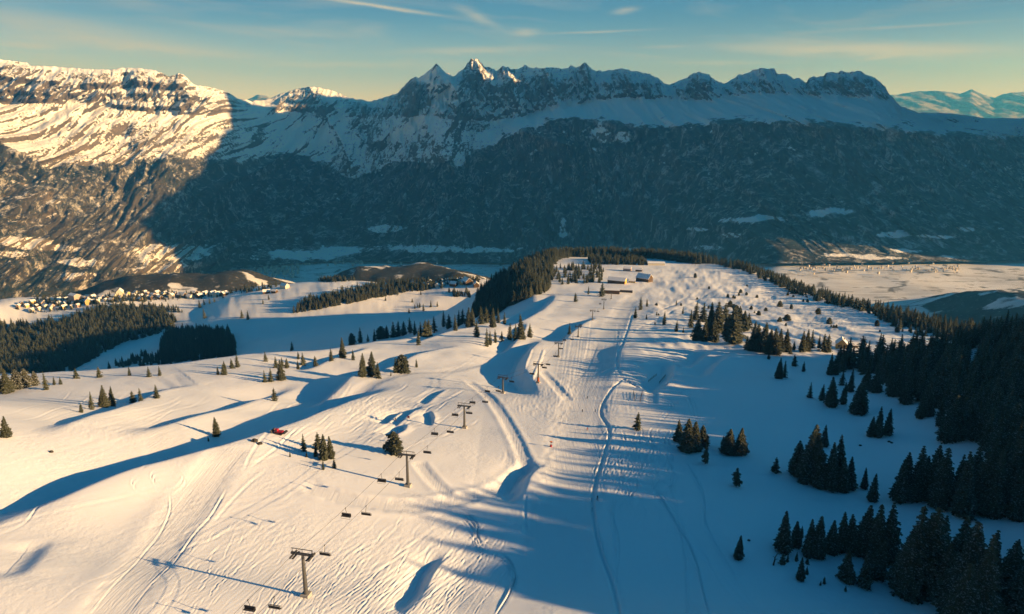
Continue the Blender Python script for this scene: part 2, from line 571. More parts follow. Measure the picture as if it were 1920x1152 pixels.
def on_base(px, py):
    """photo pixels -> ground points on the ridge before its small relief"""
    out = []
    for x, y in zip(np.atleast_1d(px), np.atleast_1d(py)):
        p = hit(x, y, GZ0)
        if p is None:
            a, e = ray(x, y)
            if y < 1000:
                continue                                   # above the rim of the ridge
            d = 110.0
            p = np.array([a * d, d, 0])
        out.append(p[:2])
    return np.array(out)


rng = np.random.default_rng(7)


def window(P, pad):
    """rows and columns of the grid near a ground polyline"""
    r0 = np.searchsorted(ROWS, P[:, 1].min() - pad)
    r1 = np.searchsorted(ROWS, P[:, 1].max() + pad) + 1
    c0 = np.searchsorted(A_COLS, min((P[:, 0] - pad) / np.where(P[:, 0] - pad < 0, np.maximum(P[:, 1] - pad, 60), P[:, 1] + pad)))
    c1 = np.searchsorted(A_COLS, max((P[:, 0] + pad) / np.where(P[:, 0] + pad > 0, np.maximum(P[:, 1] - pad, 60), P[:, 1] + pad))) + 1
    return slice(max(r0, 0), min(r1, len(ROWS))), slice(max(c0, 0), min(c1, len(A_COLS)))


def ends(al, f=0.12):
    return sstep(0, f, al) * (1 - sstep(1 - f, 1, al))


def scarp(px, H, w, L):
    """a snow brow: the ground on the left of the line lies H lower and comes back after L metres"""
    P = spline(on_base(*np.array(px, float).T), 6)
    sl = window(P, 2.2 * L)
    d, sd, al = poly_dist(GX[sl], GY[sl], P)
    ds = d * sd
    f = sstep(0, w, ds) * np.exp(-(np.maximum(ds, 0) / L) ** 2) - 0.22 * np.exp(-(d / w) ** 2) * (ds < w)
    GZ[sl] -= H * f * ends(al, 0.25) * (al > 0) * (al < 1)


def trench(px, depth, w, groom=0.0, rim=0.3, taper=0.06):
    P = spline(on_base(*np.array(px, float).T), 8)
    sl = window(P, 3 * w + 3)
    d, sd, al = poly_dist(GX[sl], GY[sl], P)
    wob = 1 + 0.25 * vnoise(GX[sl] / 3.1, GY[sl] / 3.1, 91)
    g = np.exp(-(d / (w * wob)) ** 4) - rim * np.exp(-((d - 1.5 * w) / (0.5 * w)) ** 2)
    GZ[sl] -= depth * g * ends(al, taper)
    if groom:
        GROOM[sl] = np.maximum(GROOM[sl], groom * (1 - sstep(0.85 * w, 1.15 * w, d)) * ends(al, taper))


def chop(px, py, rx, ry, amp, wl=2.4):
    """skied-out snow: short lumps"""
    c = on_base(np.array([px, px - rx, px + rx, px, px]), np.array([py, py, py, py - ry, py + ry]))
    sl = window(c, 10)
    X, Y = GX[sl], GY[sl]
    e = Y * 0 + 1
    ax = X / Y
    a0, _ = ray(px, py)
    a1, _ = ray(px + rx, py)
    yl = np.log(Y)
    q = ((ax - a0) / (a1 - a0)) ** 2 + ((yl - math.log(c[0, 1])) / (math.log(c[3, 1] / c[4, 1]) / 2)) ** 2
    m = np.exp(-q ** 2)
    n = np.abs(vnoise(X / wl + 0.8 * vnoise(X / 9, Y / 9, 93), Y / (wl * 2.2), 92)) + 0.6 * np.abs(vnoise(X / (wl * 0.5), Y / wl, 94))
    GZ[sl] += 0.4 * amp * m * (n - 0.4)


DRAW = np.zeros(GX.shape)
LROWS = np.log(ROWS)


def track(P, h, wcell=1.0, rim=0.7):
    """one ski or sled track pressed into the snow along ground points P"""
    P = np.asarray(P)
    seg = np.hypot(*np.diff(P, axis=0).T)
    L = np.concatenate([[0], np.cumsum(seg)])
    n = int(L[-1] / (0.0009 * P[:, 1].mean())) + 2
    u = np.linspace(0, L[-1], n)
    x, y = np.interp(u, L, P[:, 0]), np.interp(u, L, P[:, 1])
    ok = y > ROWS[1]
    x, y = x[ok], y[ok]
    if len(x) < 3:
        return
    ci = np.interp(x / y, A_COLS, np.arange(len(A_COLS)))
    ri = np.interp(np.log(y), LROWS, np.arange(len(ROWS)))
    fade = np.minimum(1, np.minimum(np.arange(len(x)), np.arange(len(x))[::-1]) / (0.1 * len(x)))
    dx, dy = np.gradient(ci), np.gradient(ri)
    nn = np.hypot(dx, dy) + 1e-9
    nx, ny = -dy / nn, dx / nn
    sgn = np.sign(nx + 1e-9)
    for off, am in ((0.0, -1.0), (-1.3 * wcell, rim), (1.2 * wcell, 0.35 * rim)):
        c, r = ci + nx * sgn * off, ri + ny * sgn * off
        c0, r0 = np.floor(c).astype(int), np.floor(r).astype(int)
        fc, fr = c - c0, r - r0
        for dc in (0, 1):
            for dr in (0, 1):
                w = (fc if dc else 1 - fc) * (fr if dr else 1 - fr)
                cc, rr = np.clip(c0 + dc, 0, len(A_COLS) - 1), np.clip(r0 + dr, 0, len(ROWS) - 1)
                np.add.at(DRAW, (rr, cc), am * w * h * fade * 0.135)


def run(px, h, jit=0.0, **k):
    if len(on_base(*np.array(px, float).T)) < len(px):
        return
    track(spline(on_base(*np.array(px, float).T), 10) + (rng.normal(0, jit, 2) if jit else 0), h, **k)


# groomed lanes and cat roads
trench([(190, 1175), (250, 1090), (315, 1005), (370, 930), (415, 872), (445, 845)], 0.35, 6.0, 1.0, 0.35)
trench([(1035, 1190), (1045, 1060), (1056, 960), (1075, 880), (1088, 810), (1100, 745), (1118, 690), (1135, 640), (1158, 600), (1185, 560), (1225, 532), (1262, 512)], 0.7, 12.0, 1.0, 0.1)
trench([(876, 706), (905, 732), (932, 765), (958, 805), (980, 850), (992, 885)], 0.45, 2.8, 1.0, 0.3)
trench([(1015, 694), (1040, 722), (1066, 752)], 0.45, 2.8, 1.0, 0.3)
trench([(783, 866), (812, 902), (845, 934)], 0.35, 2.6, 1.0, 0.35)
trench([(560, 905), (640, 932), (720, 947), (800, 948), (870, 936), (935, 912), (975, 880), (990, 860)], 0.5, 3.6, 0.9, 0.5)
trench([(300, 765), (310, 800), (318, 830)], 0.25, 7.5, 0.9, 0.1)
trench([(640, 745), (690, 722), (760, 700), (840, 690), (900, 672)], 0.4, 5.0, 0.7, 0.2)
trench([(1130, 700), (1160, 690), (1215, 720), (1222, 760)], 0.5, 3.0, 0.6, 0.5)
trench([(1475, 578), (1530, 603), (1590, 634), (1640, 655)], 0.5, 13.0, 0.9, 0.2)
trench([(1295, 560), (1380, 590), (1470, 626), (1560, 655)], 0.8, 5.0, 0.5, 0.4)
# brows that throw the long blue shadows
scarp([(-120, 1050), (0, 992), (120, 945), (240, 897), (340, 868), (430, 844), (500, 822), (560, 800), (620, 776), (700, 745), (760, 722)], 11.5, 15, 62)
scarp([(1025, 750), (1003, 715), (987, 688), (1000, 655), (1022, 636)], 7.5, 11, 42)
scarp([(970, 955), (988, 925), (1004, 890), (1036, 868)], 3.8, 7, 14)
scarp([(755, 1165), (795, 1122), (818, 1074), (850, 1040)], 2.6, 4.5, 8)
scarp([(58, 1085), (88, 1046), (112, 1010)], 1.6, 7, 12)
scarp([(940, 658), (975, 634), (992, 604)], 5, 8, 24)
scarp([(1055, 642), (1086, 615), (1125, 594)], 6, 10, 42)
scarp([(950, 615), (1005, 592), (1037, 566), (1046, 550)], 7, 14, 52)
scarp([(1240, 740), (1266, 705), (1266, 675)], 5.5, 9, 24)
scarp([(1150, 730), (1172, 685), (1176, 640)], 3.0, 26, 48)
scarp([(690, 706), (735, 690), (800, 662), (870, 650)], 5.0, 9, 44)
scarp([(590, 748), (645, 722), (680, 700), (740, 684)], 6.5, 10, 60)
scarp([(90, 806), (220, 762), (300, 736), (390, 720)], 5.0, 10, 46)
scarp([(240, 806), (400, 762), (500, 736), (580, 708)], 4.0, 10, 40)
scarp([(770, 645), (850, 622), (905, 610)], 4.0, 8, 40)
scarp([(560, 690), (640, 668), (700, 650)], 4.0, 9, 45)
scarp([(1330, 712), (1352, 685), (1385, 662)], 4, 9, 34)
scarp([(1300, 690), (1322, 668), (1350, 652)], 3, 8, 30)
scarp([(745, 800), (775, 775), (800, 762)], 1.8, 2.5, 9)
scarp([(725, 795), (742, 780), (760, 770)], 2.4, 2.5, 9)
scarp([(735, 820), (760, 808), (765, 795)], 2.6, 2.5, 9)
scarp([(800, 760), (822, 742), (840, 730)], 1.6, 2.5, 9)
scarp([(812, 800), (815, 785), (808, 772)], 2.0, 2.0, 6)
# kickers and terraces of the snow park above the lift
for kx in (958, 985, 1008):
    trench([(kx - 12, 718), (kx + 4, 680), (kx + 12, 655)], -0.35, 1.0, 0, 0.2)
# rope line and berm beside the main piste
trench([(1165, 1175), (1148, 1100), (1124, 1030), (1112, 965), (1113, 920), (1130, 860), (1143, 810), (1128, 778), (1130, 758), (1150, 728), (1168, 710)], 0.55, 0.75, 0, 0.12, 0.02)
trench([(1168, 710), (1158, 690), (1161, 660), (1178, 615), (1186, 585)], 0.45, 1.0, 0, 0.12)
trench([(1168, 710), (1185, 716), (1198, 722)], 1.0, 1.2, 0, 0.4)
trench([(985, 1000), (984, 965), (986, 930)], 0.2, 0.6, 0, 0.4)
# skied-out patches
for c in ((1010, 752, 75, 30, 0.9), (1190, 878, 52, 62, 0.75), (700, 768, 85, 22, 0.8), (958, 858, 18, 34, 0.7), (1150, 760, 20, 22, 0.6), (965, 960, 22, 36, 0.6),
          (1060, 720, 40, 25, 0.8), (560, 770, 60, 18, 0.7), (180, 790, 90, 14, 0.7), (620, 745, 40, 12, 0.8), (1560, 600, 120, 22, 1.4), (1400, 560, 120, 22, 1.3), (1190, 760, 22, 20, .6), (330, 880, 28, 10, 0.5)):
    chop(*c)
# hummocky open ground among the young trees of the upper right
ax = GX / GY
hm = sstep(0.15, 0.25, ax) * sstep(430, 520, GY) * (1 - sstep(1250, 1400, GY)) * GIN
GZ += hm * (2.2 * fbm(GX / 34, GY / 60, 3, 95) + 0.9 * fbm(GX / 11, GY / 22, 2, 97))

# ski tracks: long turns down the open slope at the lower left
for k in range(230):
    x, y = rng.uniform(470, 990), rng.uniform(885, 1060)
    if (y < 955 and x > 880) or y < 955 - (x - 600) * 0.02 and x > 620:
        continue
    ln = rng.uniform(90, 520)
    am, fr, ph = rng.uniform(0.5, 4.5), rng.uniform(0.02, 0.09), rng.uniform(0, 6)
    dv = rng.normal(0, 5)
    pts = []
    for q in np.arange(0, ln, 14.0):
        ang = math.radians(152 - (y - 950) * 0.10 - (x - 700) * 0.02 + dv + 7 * vnoise(np.array([x / 120]), np.array([y / 90]), 96)[0] * 2)
        x, y = x + 14 * math.cos(ang), y + 14 * math.sin(ang)
        wv = am * math.sin(fr * q * 2 + ph)
        pts.append((x - math.sin(ang) * wv, min(y + math.cos(ang) * wv, 1195)))
    if len(pts) > 4:
        run(np.array(pts), rng.uniform(0.10, 0.26))
for k in range(46):                                            # the fan below the cat road
    x0 = rng.uniform(690, 960)
    y0 = rng.uniform(990, 1100)
    t = np.linspace(0, 1, 8)
    ln = rng.uniform(120, 330)
    ang = math.radians(rng.normal(142, 9))
    xs = x0 + np.cos(ang) * ln * t + rng.uniform(2, 7) * np.sin(t * 12 + k)
    ys = y0 + np.sin(ang) * ln * t
    run(np.c_[xs, np.clip(ys, 700, 1195)], rng.uniform(0.15, 0.36))
for k in range(9):
    j = rng.normal(0, 4, 2)
    run(np.array([(720, 955), (800, 958), (860, 960), (890, 985), (893, 1010), (905, 1030), (945, 1048), (963, 1078), (955, 1110), (925, 1160)]) + j, 0.32)
    run(np.array([(840, 965), (872, 975), (890, 1000), (925, 1035), (975, 1045)]) + rng.normal(0, 5, 2), 0.25)
for k in range(64):                                            # moguled strip right of the rope line
    x0 = rng.uniform(1128, 1262)
    t = np.linspace(0, 1, 12)
    xs = x0 + (x0 - 1165) * 0.35 * t + rng.uniform(3, 8) * np.sin(t * rng.uniform(9, 22) + k) - 16 * t
    ys = rng.uniform(795, 850) + rng.uniform(70, 160) * t
    run(np.c_[xs, ys], rng.uniform(0.12, 0.26))
for k in range(46):                                            # snow field left of the lift
    x0, y0 = rng.uniform(560, 900), rng.uniform(720, 800)
    t = np.linspace(0, 1, 8)
    ln = rng.uniform(60, 170)
    run(np.c_[x0 - ln * t, y0 + ln * 0.42 * t + 4 * np.sin(t * 9 + k)], rng.uniform(0.2, 0.4))
for pts in ([(1225, 920), (1262, 980), (1300, 1050), (1330, 1160)], [(1230, 910), (1290, 1000), (1350, 1090), (1430, 1170)], [(1285, 870), (1318, 930), (1322, 985), (1350, 1040), (1450, 1165)],
            [(1115, 960), (1135, 1040), (1160, 1100), (1180, 1170)], [(1140, 950), (1160, 1010), (1158, 1070), (1150, 1140)], [(1280, 985), (1330, 1050), (1400, 1130), (1450, 1175)], [(1270, 970), (1285, 1050), (1290, 1160)],
            [(1150, 945), (1150, 1010), (1156, 1065)], [(1240, 740), (1262, 760), (1240, 790)], [(1235, 735), (1268, 728), (1290, 745), (1300, 780)]):
    for j in range(3):
        run(np.array(pts) + rng.normal(0, 3.0, 2), 0.26)
for pts in ([(-20, 1000), (60, 980), (160, 958), (262, 935)], [(-20, 1010), (45, 985), (72, 955), (90, 945), (190, 900), (290, 862)], [(262, 892), (285, 880), (330, 870), (350, 880)],
            [(262, 905), (250, 920), (275, 930), (320, 928), (345, 905), (320, 895), (290, 900), (290, 912), (320, 915)], [(318, 932), (318, 960), (300, 1000), (272, 1035), (230, 1080), (165, 1160)],
            [(425, 920), (395, 970), (360, 1010), (300, 1080), (235, 1160)], [(500, 885), (470, 905), (430, 945), (400, 980)], [(560, 812), (520, 845), (470, 880)], [(525, 805), (480, 850), (455, 890)]):
    for j in range(2):
        run(np.array(pts) + rng.normal(0, 2.0, 2), 0.36)
for k in range(60):                                            # wind lines on the far left slope
    x0, y0 = rng.uniform(-60, 420), rng.uniform(745, 905)
    ln = rng.uniform(60, 220)
    run([(x0, y0), (x0 + ln * 0.5, y0 - ln * 0.10 + rng.normal(0, 3)), (x0 + ln, y0 - ln * 0.24)], rng.uniform(0.12, 0.3))
for k in range(70):                                            # tracks over the plateau
    x0, y0 = rng.uniform(1130, 1600), rng.uniform(515, 640)
    ln = rng.uniform(40, 160)
    sg = rng.choice([0.35, 0.35, -0.5])
    run([(x0, y0), (x0 + ln * 0.5, y0 + ln * sg * 0.45 + rng.normal(0, 2)), (x0 + ln, y0 + ln * sg)], rng.uniform(0.22, 0.45))
for k in range(22):
    x0 = rng.uniform(1060, 1180)
    run([(x0, rng.uniform(600, 690)), (x0 - 14 + rng.normal(0, 6), 720), (x0 - 30 + rng.normal(0, 10), rng.uniform(740, 800))], 0.08)
GZ += DRAW * (1 - 0.35 * GROOM)
snow_mat = snow_material()
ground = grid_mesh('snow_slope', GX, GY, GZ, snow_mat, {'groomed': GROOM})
tag(ground, 'snow covered ski ridge with groomed pistes and the shaded basin beside it', 'snow slope', kind='structure')


# ------------------------------------------------------------------ mountains across the valley
def mountain_range():
    pxs = np.linspace(-420, 2330, 1560)
    rows = 235
    crest = [(-420, 90), (-200, 100), (0, 112), (50, 118), (58, 124), (80, 124), (150, 129), (200, 132), (225, 128), (250, 127), (290, 132), (318, 146), (335, 137), (350, 146), (365, 160),
             (385, 163), (400, 166), (430, 175), (445, 185), (470, 190), (500, 187), (530, 175), (560, 167), (580, 163), (600, 166), (620, 170), (660, 185), (695, 191), (720, 182),
             (745, 175), (755, 165), (770, 150), (778, 145), (785, 147), (800, 138), (818, 124), (832, 135), (848, 146), (860, 138), (868, 135), (876, 120), (885, 112), (897, 116), (912, 128), (930, 134), (945, 126),
             (957, 132), (970, 131), (985, 124), (1000, 129), (1020, 130), (1045, 128), (1060, 131), (1070, 122), (1080, 128), (1095, 120), (1108, 128), (1114, 134), (1132, 134), (1145, 131), (1170, 131), (1200, 136), (1230, 145), (1245, 158), (1262, 155),
             (1280, 150), (1300, 139), (1318, 137), (1330, 143), (1342, 152), (1360, 157), (1380, 145), (1410, 132), (1425, 128), (1452, 129), (1458, 140), (1475, 141), (1495, 148), (1512, 156), (1519, 146), (1545, 144),
             (1552, 136), (1610, 136), (1640, 147), (1660, 162), (1668, 178), (1690, 200), (1720, 211), (1780, 213), (1850, 222), (1920, 222), (2100, 228), (2330, 235)]
    cx, cy = np.array(crest, float).T
    yr = np.interp(pxs, cx, cy)
    jag = 3.0 * vnoise(pxs / 13.0, 0 * pxs + 3.3, 5) + 2.6 * vnoise(pxs / 5.5, 0 * pxs + 1.3, 6)
    yr = yr + jag * np.interp(pxs, [0, 200, 450, 700, 860, 1660, 1750], [0.2, 0.8, 0.7, 0.8, 1.3, 1.3, 0.3])
    yf = smooth_interp(pxs, [-420, 0, 80, 200, 330, 430, 560, 660, 760, 870, 960, 1040, 1100, 1200, 1330, 1420, 1560, 1740, 1920, 2330],
                       [250, 268, 300, 305, 295, 305, 292, 328, 300, 295, 252, 222, 222, 240, 232, 228, 236, 250, 255, 270])
    yc = smooth_interp(pxs, [-420, 0, 150, 300, 430, 480, 560, 700, 760, 870, 960, 1010, 1080, 1150, 1240, 1320, 1400, 1500, 1560, 1660, 1720, 1920, 2330],
                       [180, 190, 192, 212, 210, 205, 207, 218, 215, 222, 222, 212, 198, 184, 186, 190, 178, 178, 182, 186, 216, 227, 240])
    yc = np.maximum(yc, yr + 3)
    yf = np.maximum(yf, yc + 8)
    yb = smooth_interp(pxs, [-420, 0, 200, 400, 600, 900, 1500, 1920, 2330], [580, 566, 545, 512, 492, 494, 494, 489, 480])
    FLOOR = -1090.0 + 390.0 * sstep(1120, 1480, pxs)
    # depths
    a_b, e_b = ray(pxs, yb)
    Db = FLOOR / e_b
    Dr = smooth_interp(pxs, [-420, 0, 200, 430, 520, 620, 740, 818, 900, 1100, 1300, 1500, 1650, 1920, 2330],
                       [5600, 6300, 6900, 7900, 9300, 9500, 8900, 8200, 8300, 8200, 7900, 7500, 7150, 6900, 6500])
    Dc = Dr - np.interp(pxs, [0, 450, 560, 820, 1000, 1700, 1900], [330, 380, 600, 700, 480, 420, 150])
    Df = Db + (Dc - Db) * np.interp(pxs, [0, 450, 900, 1200, 1920], [0.62, 0.66, 0.66, 0.55, 0.6])
    t = np.linspace(0, 1, rows)[:, None]
    yy = yb[None] + (yr - yb)[None] * t
    yy = np.minimum(yy, yb[None])
    # depth as a function of screen height along four stations, piecewise smooth
    D = np.zeros(yy.shape)
    for j in range(len(pxs)):
        st_y = [yr[j], yc[j], yf[j], 0.55 * yf[j] + 0.45 * yb[j], yb[j]]
        mid = Df[j] + (Db[j] - Df[j]) * 0.40
        D[:, j] = np.interp(yy[:, j], st_y, [Dr[j], Dc[j], Df[j], mid, Db[j]])
    # soften the kinks along the slope
    for _ in range(6):
        D[1:-1] = 0.25 * D[:-2] + 0.5 * D[1:-1] + 0.25 * D[2:]
    aa, ee = ray(np.repeat(pxs[None], rows, 0), yy)
    Z = ee * D
    X = aa * D
    # zones
    cl = sstep(0, 1, (yc[None] - yy) / 10.0 + 0.5)            # cliffs
    fo = sstep(-14, 14, yy - yf[None])                        # woods below the tree line
    P = np.repeat(pxs[None], rows, 0)
    # downslope ribs and gullies, as real relief
    wx = X + 420 * fbm(X / 1500, Z / 900, 2, 40) + 0.35 * Z
    big = ridged(wx / 900, Z / 3800 + 3, 3, 41, 0.5) - 0.6
    mid = ridged((X + 160 * fbm(X / 500, Z / 300, 2, 44) - 0.2 * Z) / 300, Z / 1500, 3, 42, 0.55) - 0.6
    sml = ridged((X + 50 * fbm(X / 150, Z / 120, 2, 45)) / 95, Z / 420, 3, 43, 0.55) - 0.6
    vsm = ridged((X + 25 * fbm(X / 70, Z / 60, 2, 46)) / 42, Z / 150, 2, 48, 0.6) - 0.6
    env = sstep(0, 0.10, t) * (1 - 0.75 * sstep(0.93, 1.0, t))
    bench = np.clip((1 - cl) * (1 - fo), 0, 1)
    dD = env * (170 * big * (1.0 - 0.25 * fo) + 120 * mid * (1 - 0.15 * bench) + (46 + 60 * cl) * sml * (1 - 0.3 * bench) + (18 + 26 * cl) * vsm)
    # banded limestone walls of the left massif: ledges
    band = np.exp(-((P - 240) / 260.0) ** 2) * cl
    led = 60 * band * (np.abs(((Z + 60 * fbm(X / 700, Z / 300, 2, 47)) / 95.0) % 1.0 - 0.5) * 2 - 0.5)
    dD = dD * (1 - 0.65 * sstep(415, 465, yy) * sstep(430, 520, P))
    # the lit spur that runs down right from the sharp peak
    spur = at_px([(800, 128), (855, 165), (905, 205), (955, 236), (1010, 256), (1060, 268)])
    d, sd, al = poly_dist(P, yy, spur)
    dD = dD + led - 0 * d
    dD = dD + 300 * np.exp(-(d / 34.0)) * (0.25 + 0.75 * al) * sstep(0, 0.1, t)
    spur2 = at_px([(886, 110), (905, 135), (930, 165), (955, 190)])
    d2, _, al2 = poly_dist(P, yy, spur2)
    dD = dD + 200 * np.exp(-(d2 / 22.0)) * sstep(0, 0.1, t) * (1 - 0.3 * al2)
    for pts, amp, wd in (([(818, 124), (800, 150), (772, 190), (742, 235), (715, 264)], 190, 13), ([(818, 124), (850, 165), (863, 190), (850, 230), (800, 292)], 170, 14),
                         ([(580, 163), (600, 200), (640, 260), (660, 310)], 200, 20), ([(540, 178), (500, 215), (470, 260)], 150, 18), ([(950, 130), (960, 165), (990, 205)], 150, 11), ([(1020, 130), (1035, 170), (1050, 205)], 140, 10),
                         ([(1095, 122), (1100, 150), (1130, 185)], 140, 11), ([(1170, 132), (1185, 165), (1200, 186)], 120, 11), ([(1310, 138), (1320, 165), (1345, 190)], 150, 13), ([(1430, 130), (1440, 155), (1470, 180)], 150, 13), ([(1600, 138), (1610, 160), (1640, 184)], 130, 13),
                         ([(1530, 205), (1600, 222), (1680, 240), (1745, 250)], 200, 12), ([(1570, 190), (1640, 210), (1740, 242)], 150, 10),
                         ([(1420, 222), (1500, 225), (1560, 242)], 160, 14), ([(1780, 215), (1840, 222), (1900, 240)], 140, 12)):
        d3, _, al3 = poly_dist(P, yy, at_px(pts))
        dD = dD + amp * np.exp(-(d3 / wd))
    D2 = D - dD
    X2, Y2 = aa * D2, D2
    Z2 = Z + (D2 - D) * (ee * 0.35) + 10 * fbm(X / 120, Z / 120, 3, 49) * (1 - sstep(0.96, 1.0, t)) * sstep(0, 0.1, t)
    # behind the crest the range falls away
    bk = []
    for k, (dd, dz) in enumerate(((60, -25), (200, -140), (600, -520), (1500, -1300))):
        f2 = (Y2[-1] + dd) / Y2[-1]
        bk.append((X2[-1] * f2, Y2[-1] + dd, Z2[-1] + dz))
    X2 = np.vstack([X2] + [b_[0][None] for b_ in bk])
    Y2 = np.vstack([Y2] + [b_[1][None] for b_ in bk])
    Z2 = np.vstack([Z2] + [b_[2][None] for b_ in bk])
    # what covers the face
    n_l = fbm(P / 60, yy / 40, 4, 51)
    westw = 1 - sstep(930, 1030, P)                           # the left half is more broken
    ribv = 0.55 * mid + 0.35 * big + 0.30 * sml
    rock = 0.10 + 0.16 * westw + (0.50 + 0.12 * (1 - westw)) * cl + 0.26 * cl * (0.6 * (mid - mid.mean()) / mid.std() + 0.7 * (sml - sml.mean()) / sml.std()) + (0.28 * westw + 0.18) * ribv * (1 - 0.7 * cl)
    rock = rock + 0.26 * np.exp(-((P - 250) / 240.0) ** 2) * sstep(222, 250, yy) + 0.25 * n_l
    ctr = np.exp(-((P - 720) / 240.0) ** 2) * sstep(190, 215, yy)
    rock = rock + 0.06 * ctr
    rock = rock - 0.5 * sstep(0.965, 0.995, t) * np.interp(P, [0, 330, 440, 560], [1, 1, 0.3, 0.2])
    # big snow fields of the face
    for (x0, y0, rx, ry, am) in ((820, 175, 34, 40, 0.6), (770, 240, 60, 22, 0.35), (640, 250, 60, 25, 0.3), (520, 225, 70, 20, 0.35),
                                 (930, 185, 25, 10, 0.3), (1180, 205, 190, 14, 0.45), (1500, 200, 180, 16, 0.5), (350, 225, 90, 14, 0.5), (90, 220, 70, 30, 0.35)):
        rock = rock - am * np.exp(-((P - x0) / rx) ** 2 - ((yy - y0) / ry) ** 2)
    def poly(pts, soft=9):
        """1 inside an area of the face, soft and ragged at its edge"""
        q_ = np.array(pts + pts[:1], float)
        lo_, hi_ = q_.min(0) - 30, q_.max(0) + 30
        m_ = (P > lo_[0]) & (P < hi_[0]) & (yy > lo_[1]) & (yy < hi_[1])
        out_ = np.zeros(P.shape)
        d_, _, _ = poly_dist(P[m_], yy[m_], q_)
        in_ = inside(P[m_], yy[m_], q_[:-1])
        sd_ = np.where(in_, d_, -d_) + 5 * fbm(P[m_] / 14, yy[m_] / 14, 3, 57)
        out_[m_] = sstep(-soft, soft, sd_)
        return out_
    # snow fields and couloirs
    for pts, am in (([(806, 132), (822, 126), (850, 150), (866, 186), (842, 202), (815, 217), (790, 236), (770, 252), (738, 264), (702, 262), (735, 245), (770, 230), (800, 206), (811, 186), (797, 165)], 0.95),
                    ([(445, 200), (480, 205), (520, 214), (560, 226), (600, 236), (628, 260), (600, 274), (560, 284), (520, 300), (480, 310), (450, 300), (440, 255)], 0.55),
                    ([(606, 176), (625, 178), (645, 205), (640, 222), (622, 200)], 0.6), ([(690, 193), (712, 186), (735, 196), (716, 206)], 0.5),
                    ([(1000, 200), (1060, 195), (1150, 186), (1250, 196), (1340, 197), (1400, 184), (1470, 180), (1500, 186), (1480, 205), (1380, 214), (1240, 224), (1130, 226), (1100, 214), (1040, 218), (1000, 225)], 0.6),
                    ([(880, 196), (930, 215), (980, 240), (1034, 258), (1010, 262), (960, 246), (915, 222)], 0.8),
                    ([(836, 300), (858, 286), (880, 296), (866, 322)], 0.7)):
        rock = rock - am * poly(pts)
    # dark walls and ribs
    for pts, am in (([(758, 162), (774, 150), (796, 166), (809, 186), (812, 201), (790, 213), (740, 221), (700, 216), (688, 202), (720, 186), (745, 177)], 0.42),
                    ([(872, 200), (905, 205), (945, 232), (930, 248), (900, 282), (870, 300), (846, 290), (850, 260), (836, 240), (852, 216)], 0.25),
                    ([(540, 185), (580, 166), (604, 182), (625, 204), (620, 222), (598, 226), (570, 214), (548, 214)], 0.4), ([(650, 186), (690, 196), (692, 219), (655, 216), (645, 200)], 0.55),
                    ([(645, 226), (700, 223), (726, 250), (720, 276), (690, 282), (650, 270)], 0.45), ([(452, 230), (462, 228), (490, 268), (478, 270)], 0.8), ([(474, 234), (486, 232), (514, 266), (502, 270)], 0.8),
                    ([(506, 247), (514, 245), (532, 262), (524, 266)], 0.7), ([(866, 140), (884, 116), (898, 140), (905, 165), (885, 172), (868, 160)], 0.4), ([(730, 245), (760, 240), (840, 275), (820, 292), (760, 285)], 0.3),
                    ([(955, 150), (1000, 138), (1050, 150), (1060, 185), (1030, 205), (990, 200), (965, 185)], 0.3), ([(1150, 160), (1235, 160), (1245, 188), (1155, 185)], 0.3), ([(1280, 160), (1310, 142), (1345, 165), (1330, 190), (1290, 188)], 0.35),
                    ([(1380, 160), (1430, 150), (1470, 160), (1460, 178), (1400, 176)], 0.35), ([(1520, 150), (1640, 150), (1662, 184), (1600, 180), (1530, 180)], 0.35)):
        rock = rock + am * poly(pts, 7)
    forest = fo * 0.86 + 0.30 * n_l * (1 - cl) + 0.32 * (ribv - 0.1) * (1 - cl) * sstep(0, 30, yy - yc[None]) * (1 - 0.75 * sstep(10, 60, yy - yf[None]))
    forest = forest + (0.55 * fbm(P / 34, yy / 15, 4, 53) + 0.3 * fbm(P / 90, yy / 30, 2, 54)) * (1 - cl) * sstep(-30, 0, yy - yf[None]) * (1 - sstep(40, 90, yy - yf[None])) * (0.5 + 0.5 * sstep(900, 1000, P))
    forest = forest - 0.12 * np.exp(-((P - 130) / 160.0) ** 2) * (1 - sstep(290, 330, yy))
    forest = np.clip(forest, -0.3, 0.86)
    # bare cliffs inside the woods of the left flank
    lc = np.exp(-((P - 60) / 150.0) ** 2) * np.exp(-((yy - 370) / 55.0) ** 2)
    forest = forest - 0.24 * lc
    rock = rock + 0.5 * lc
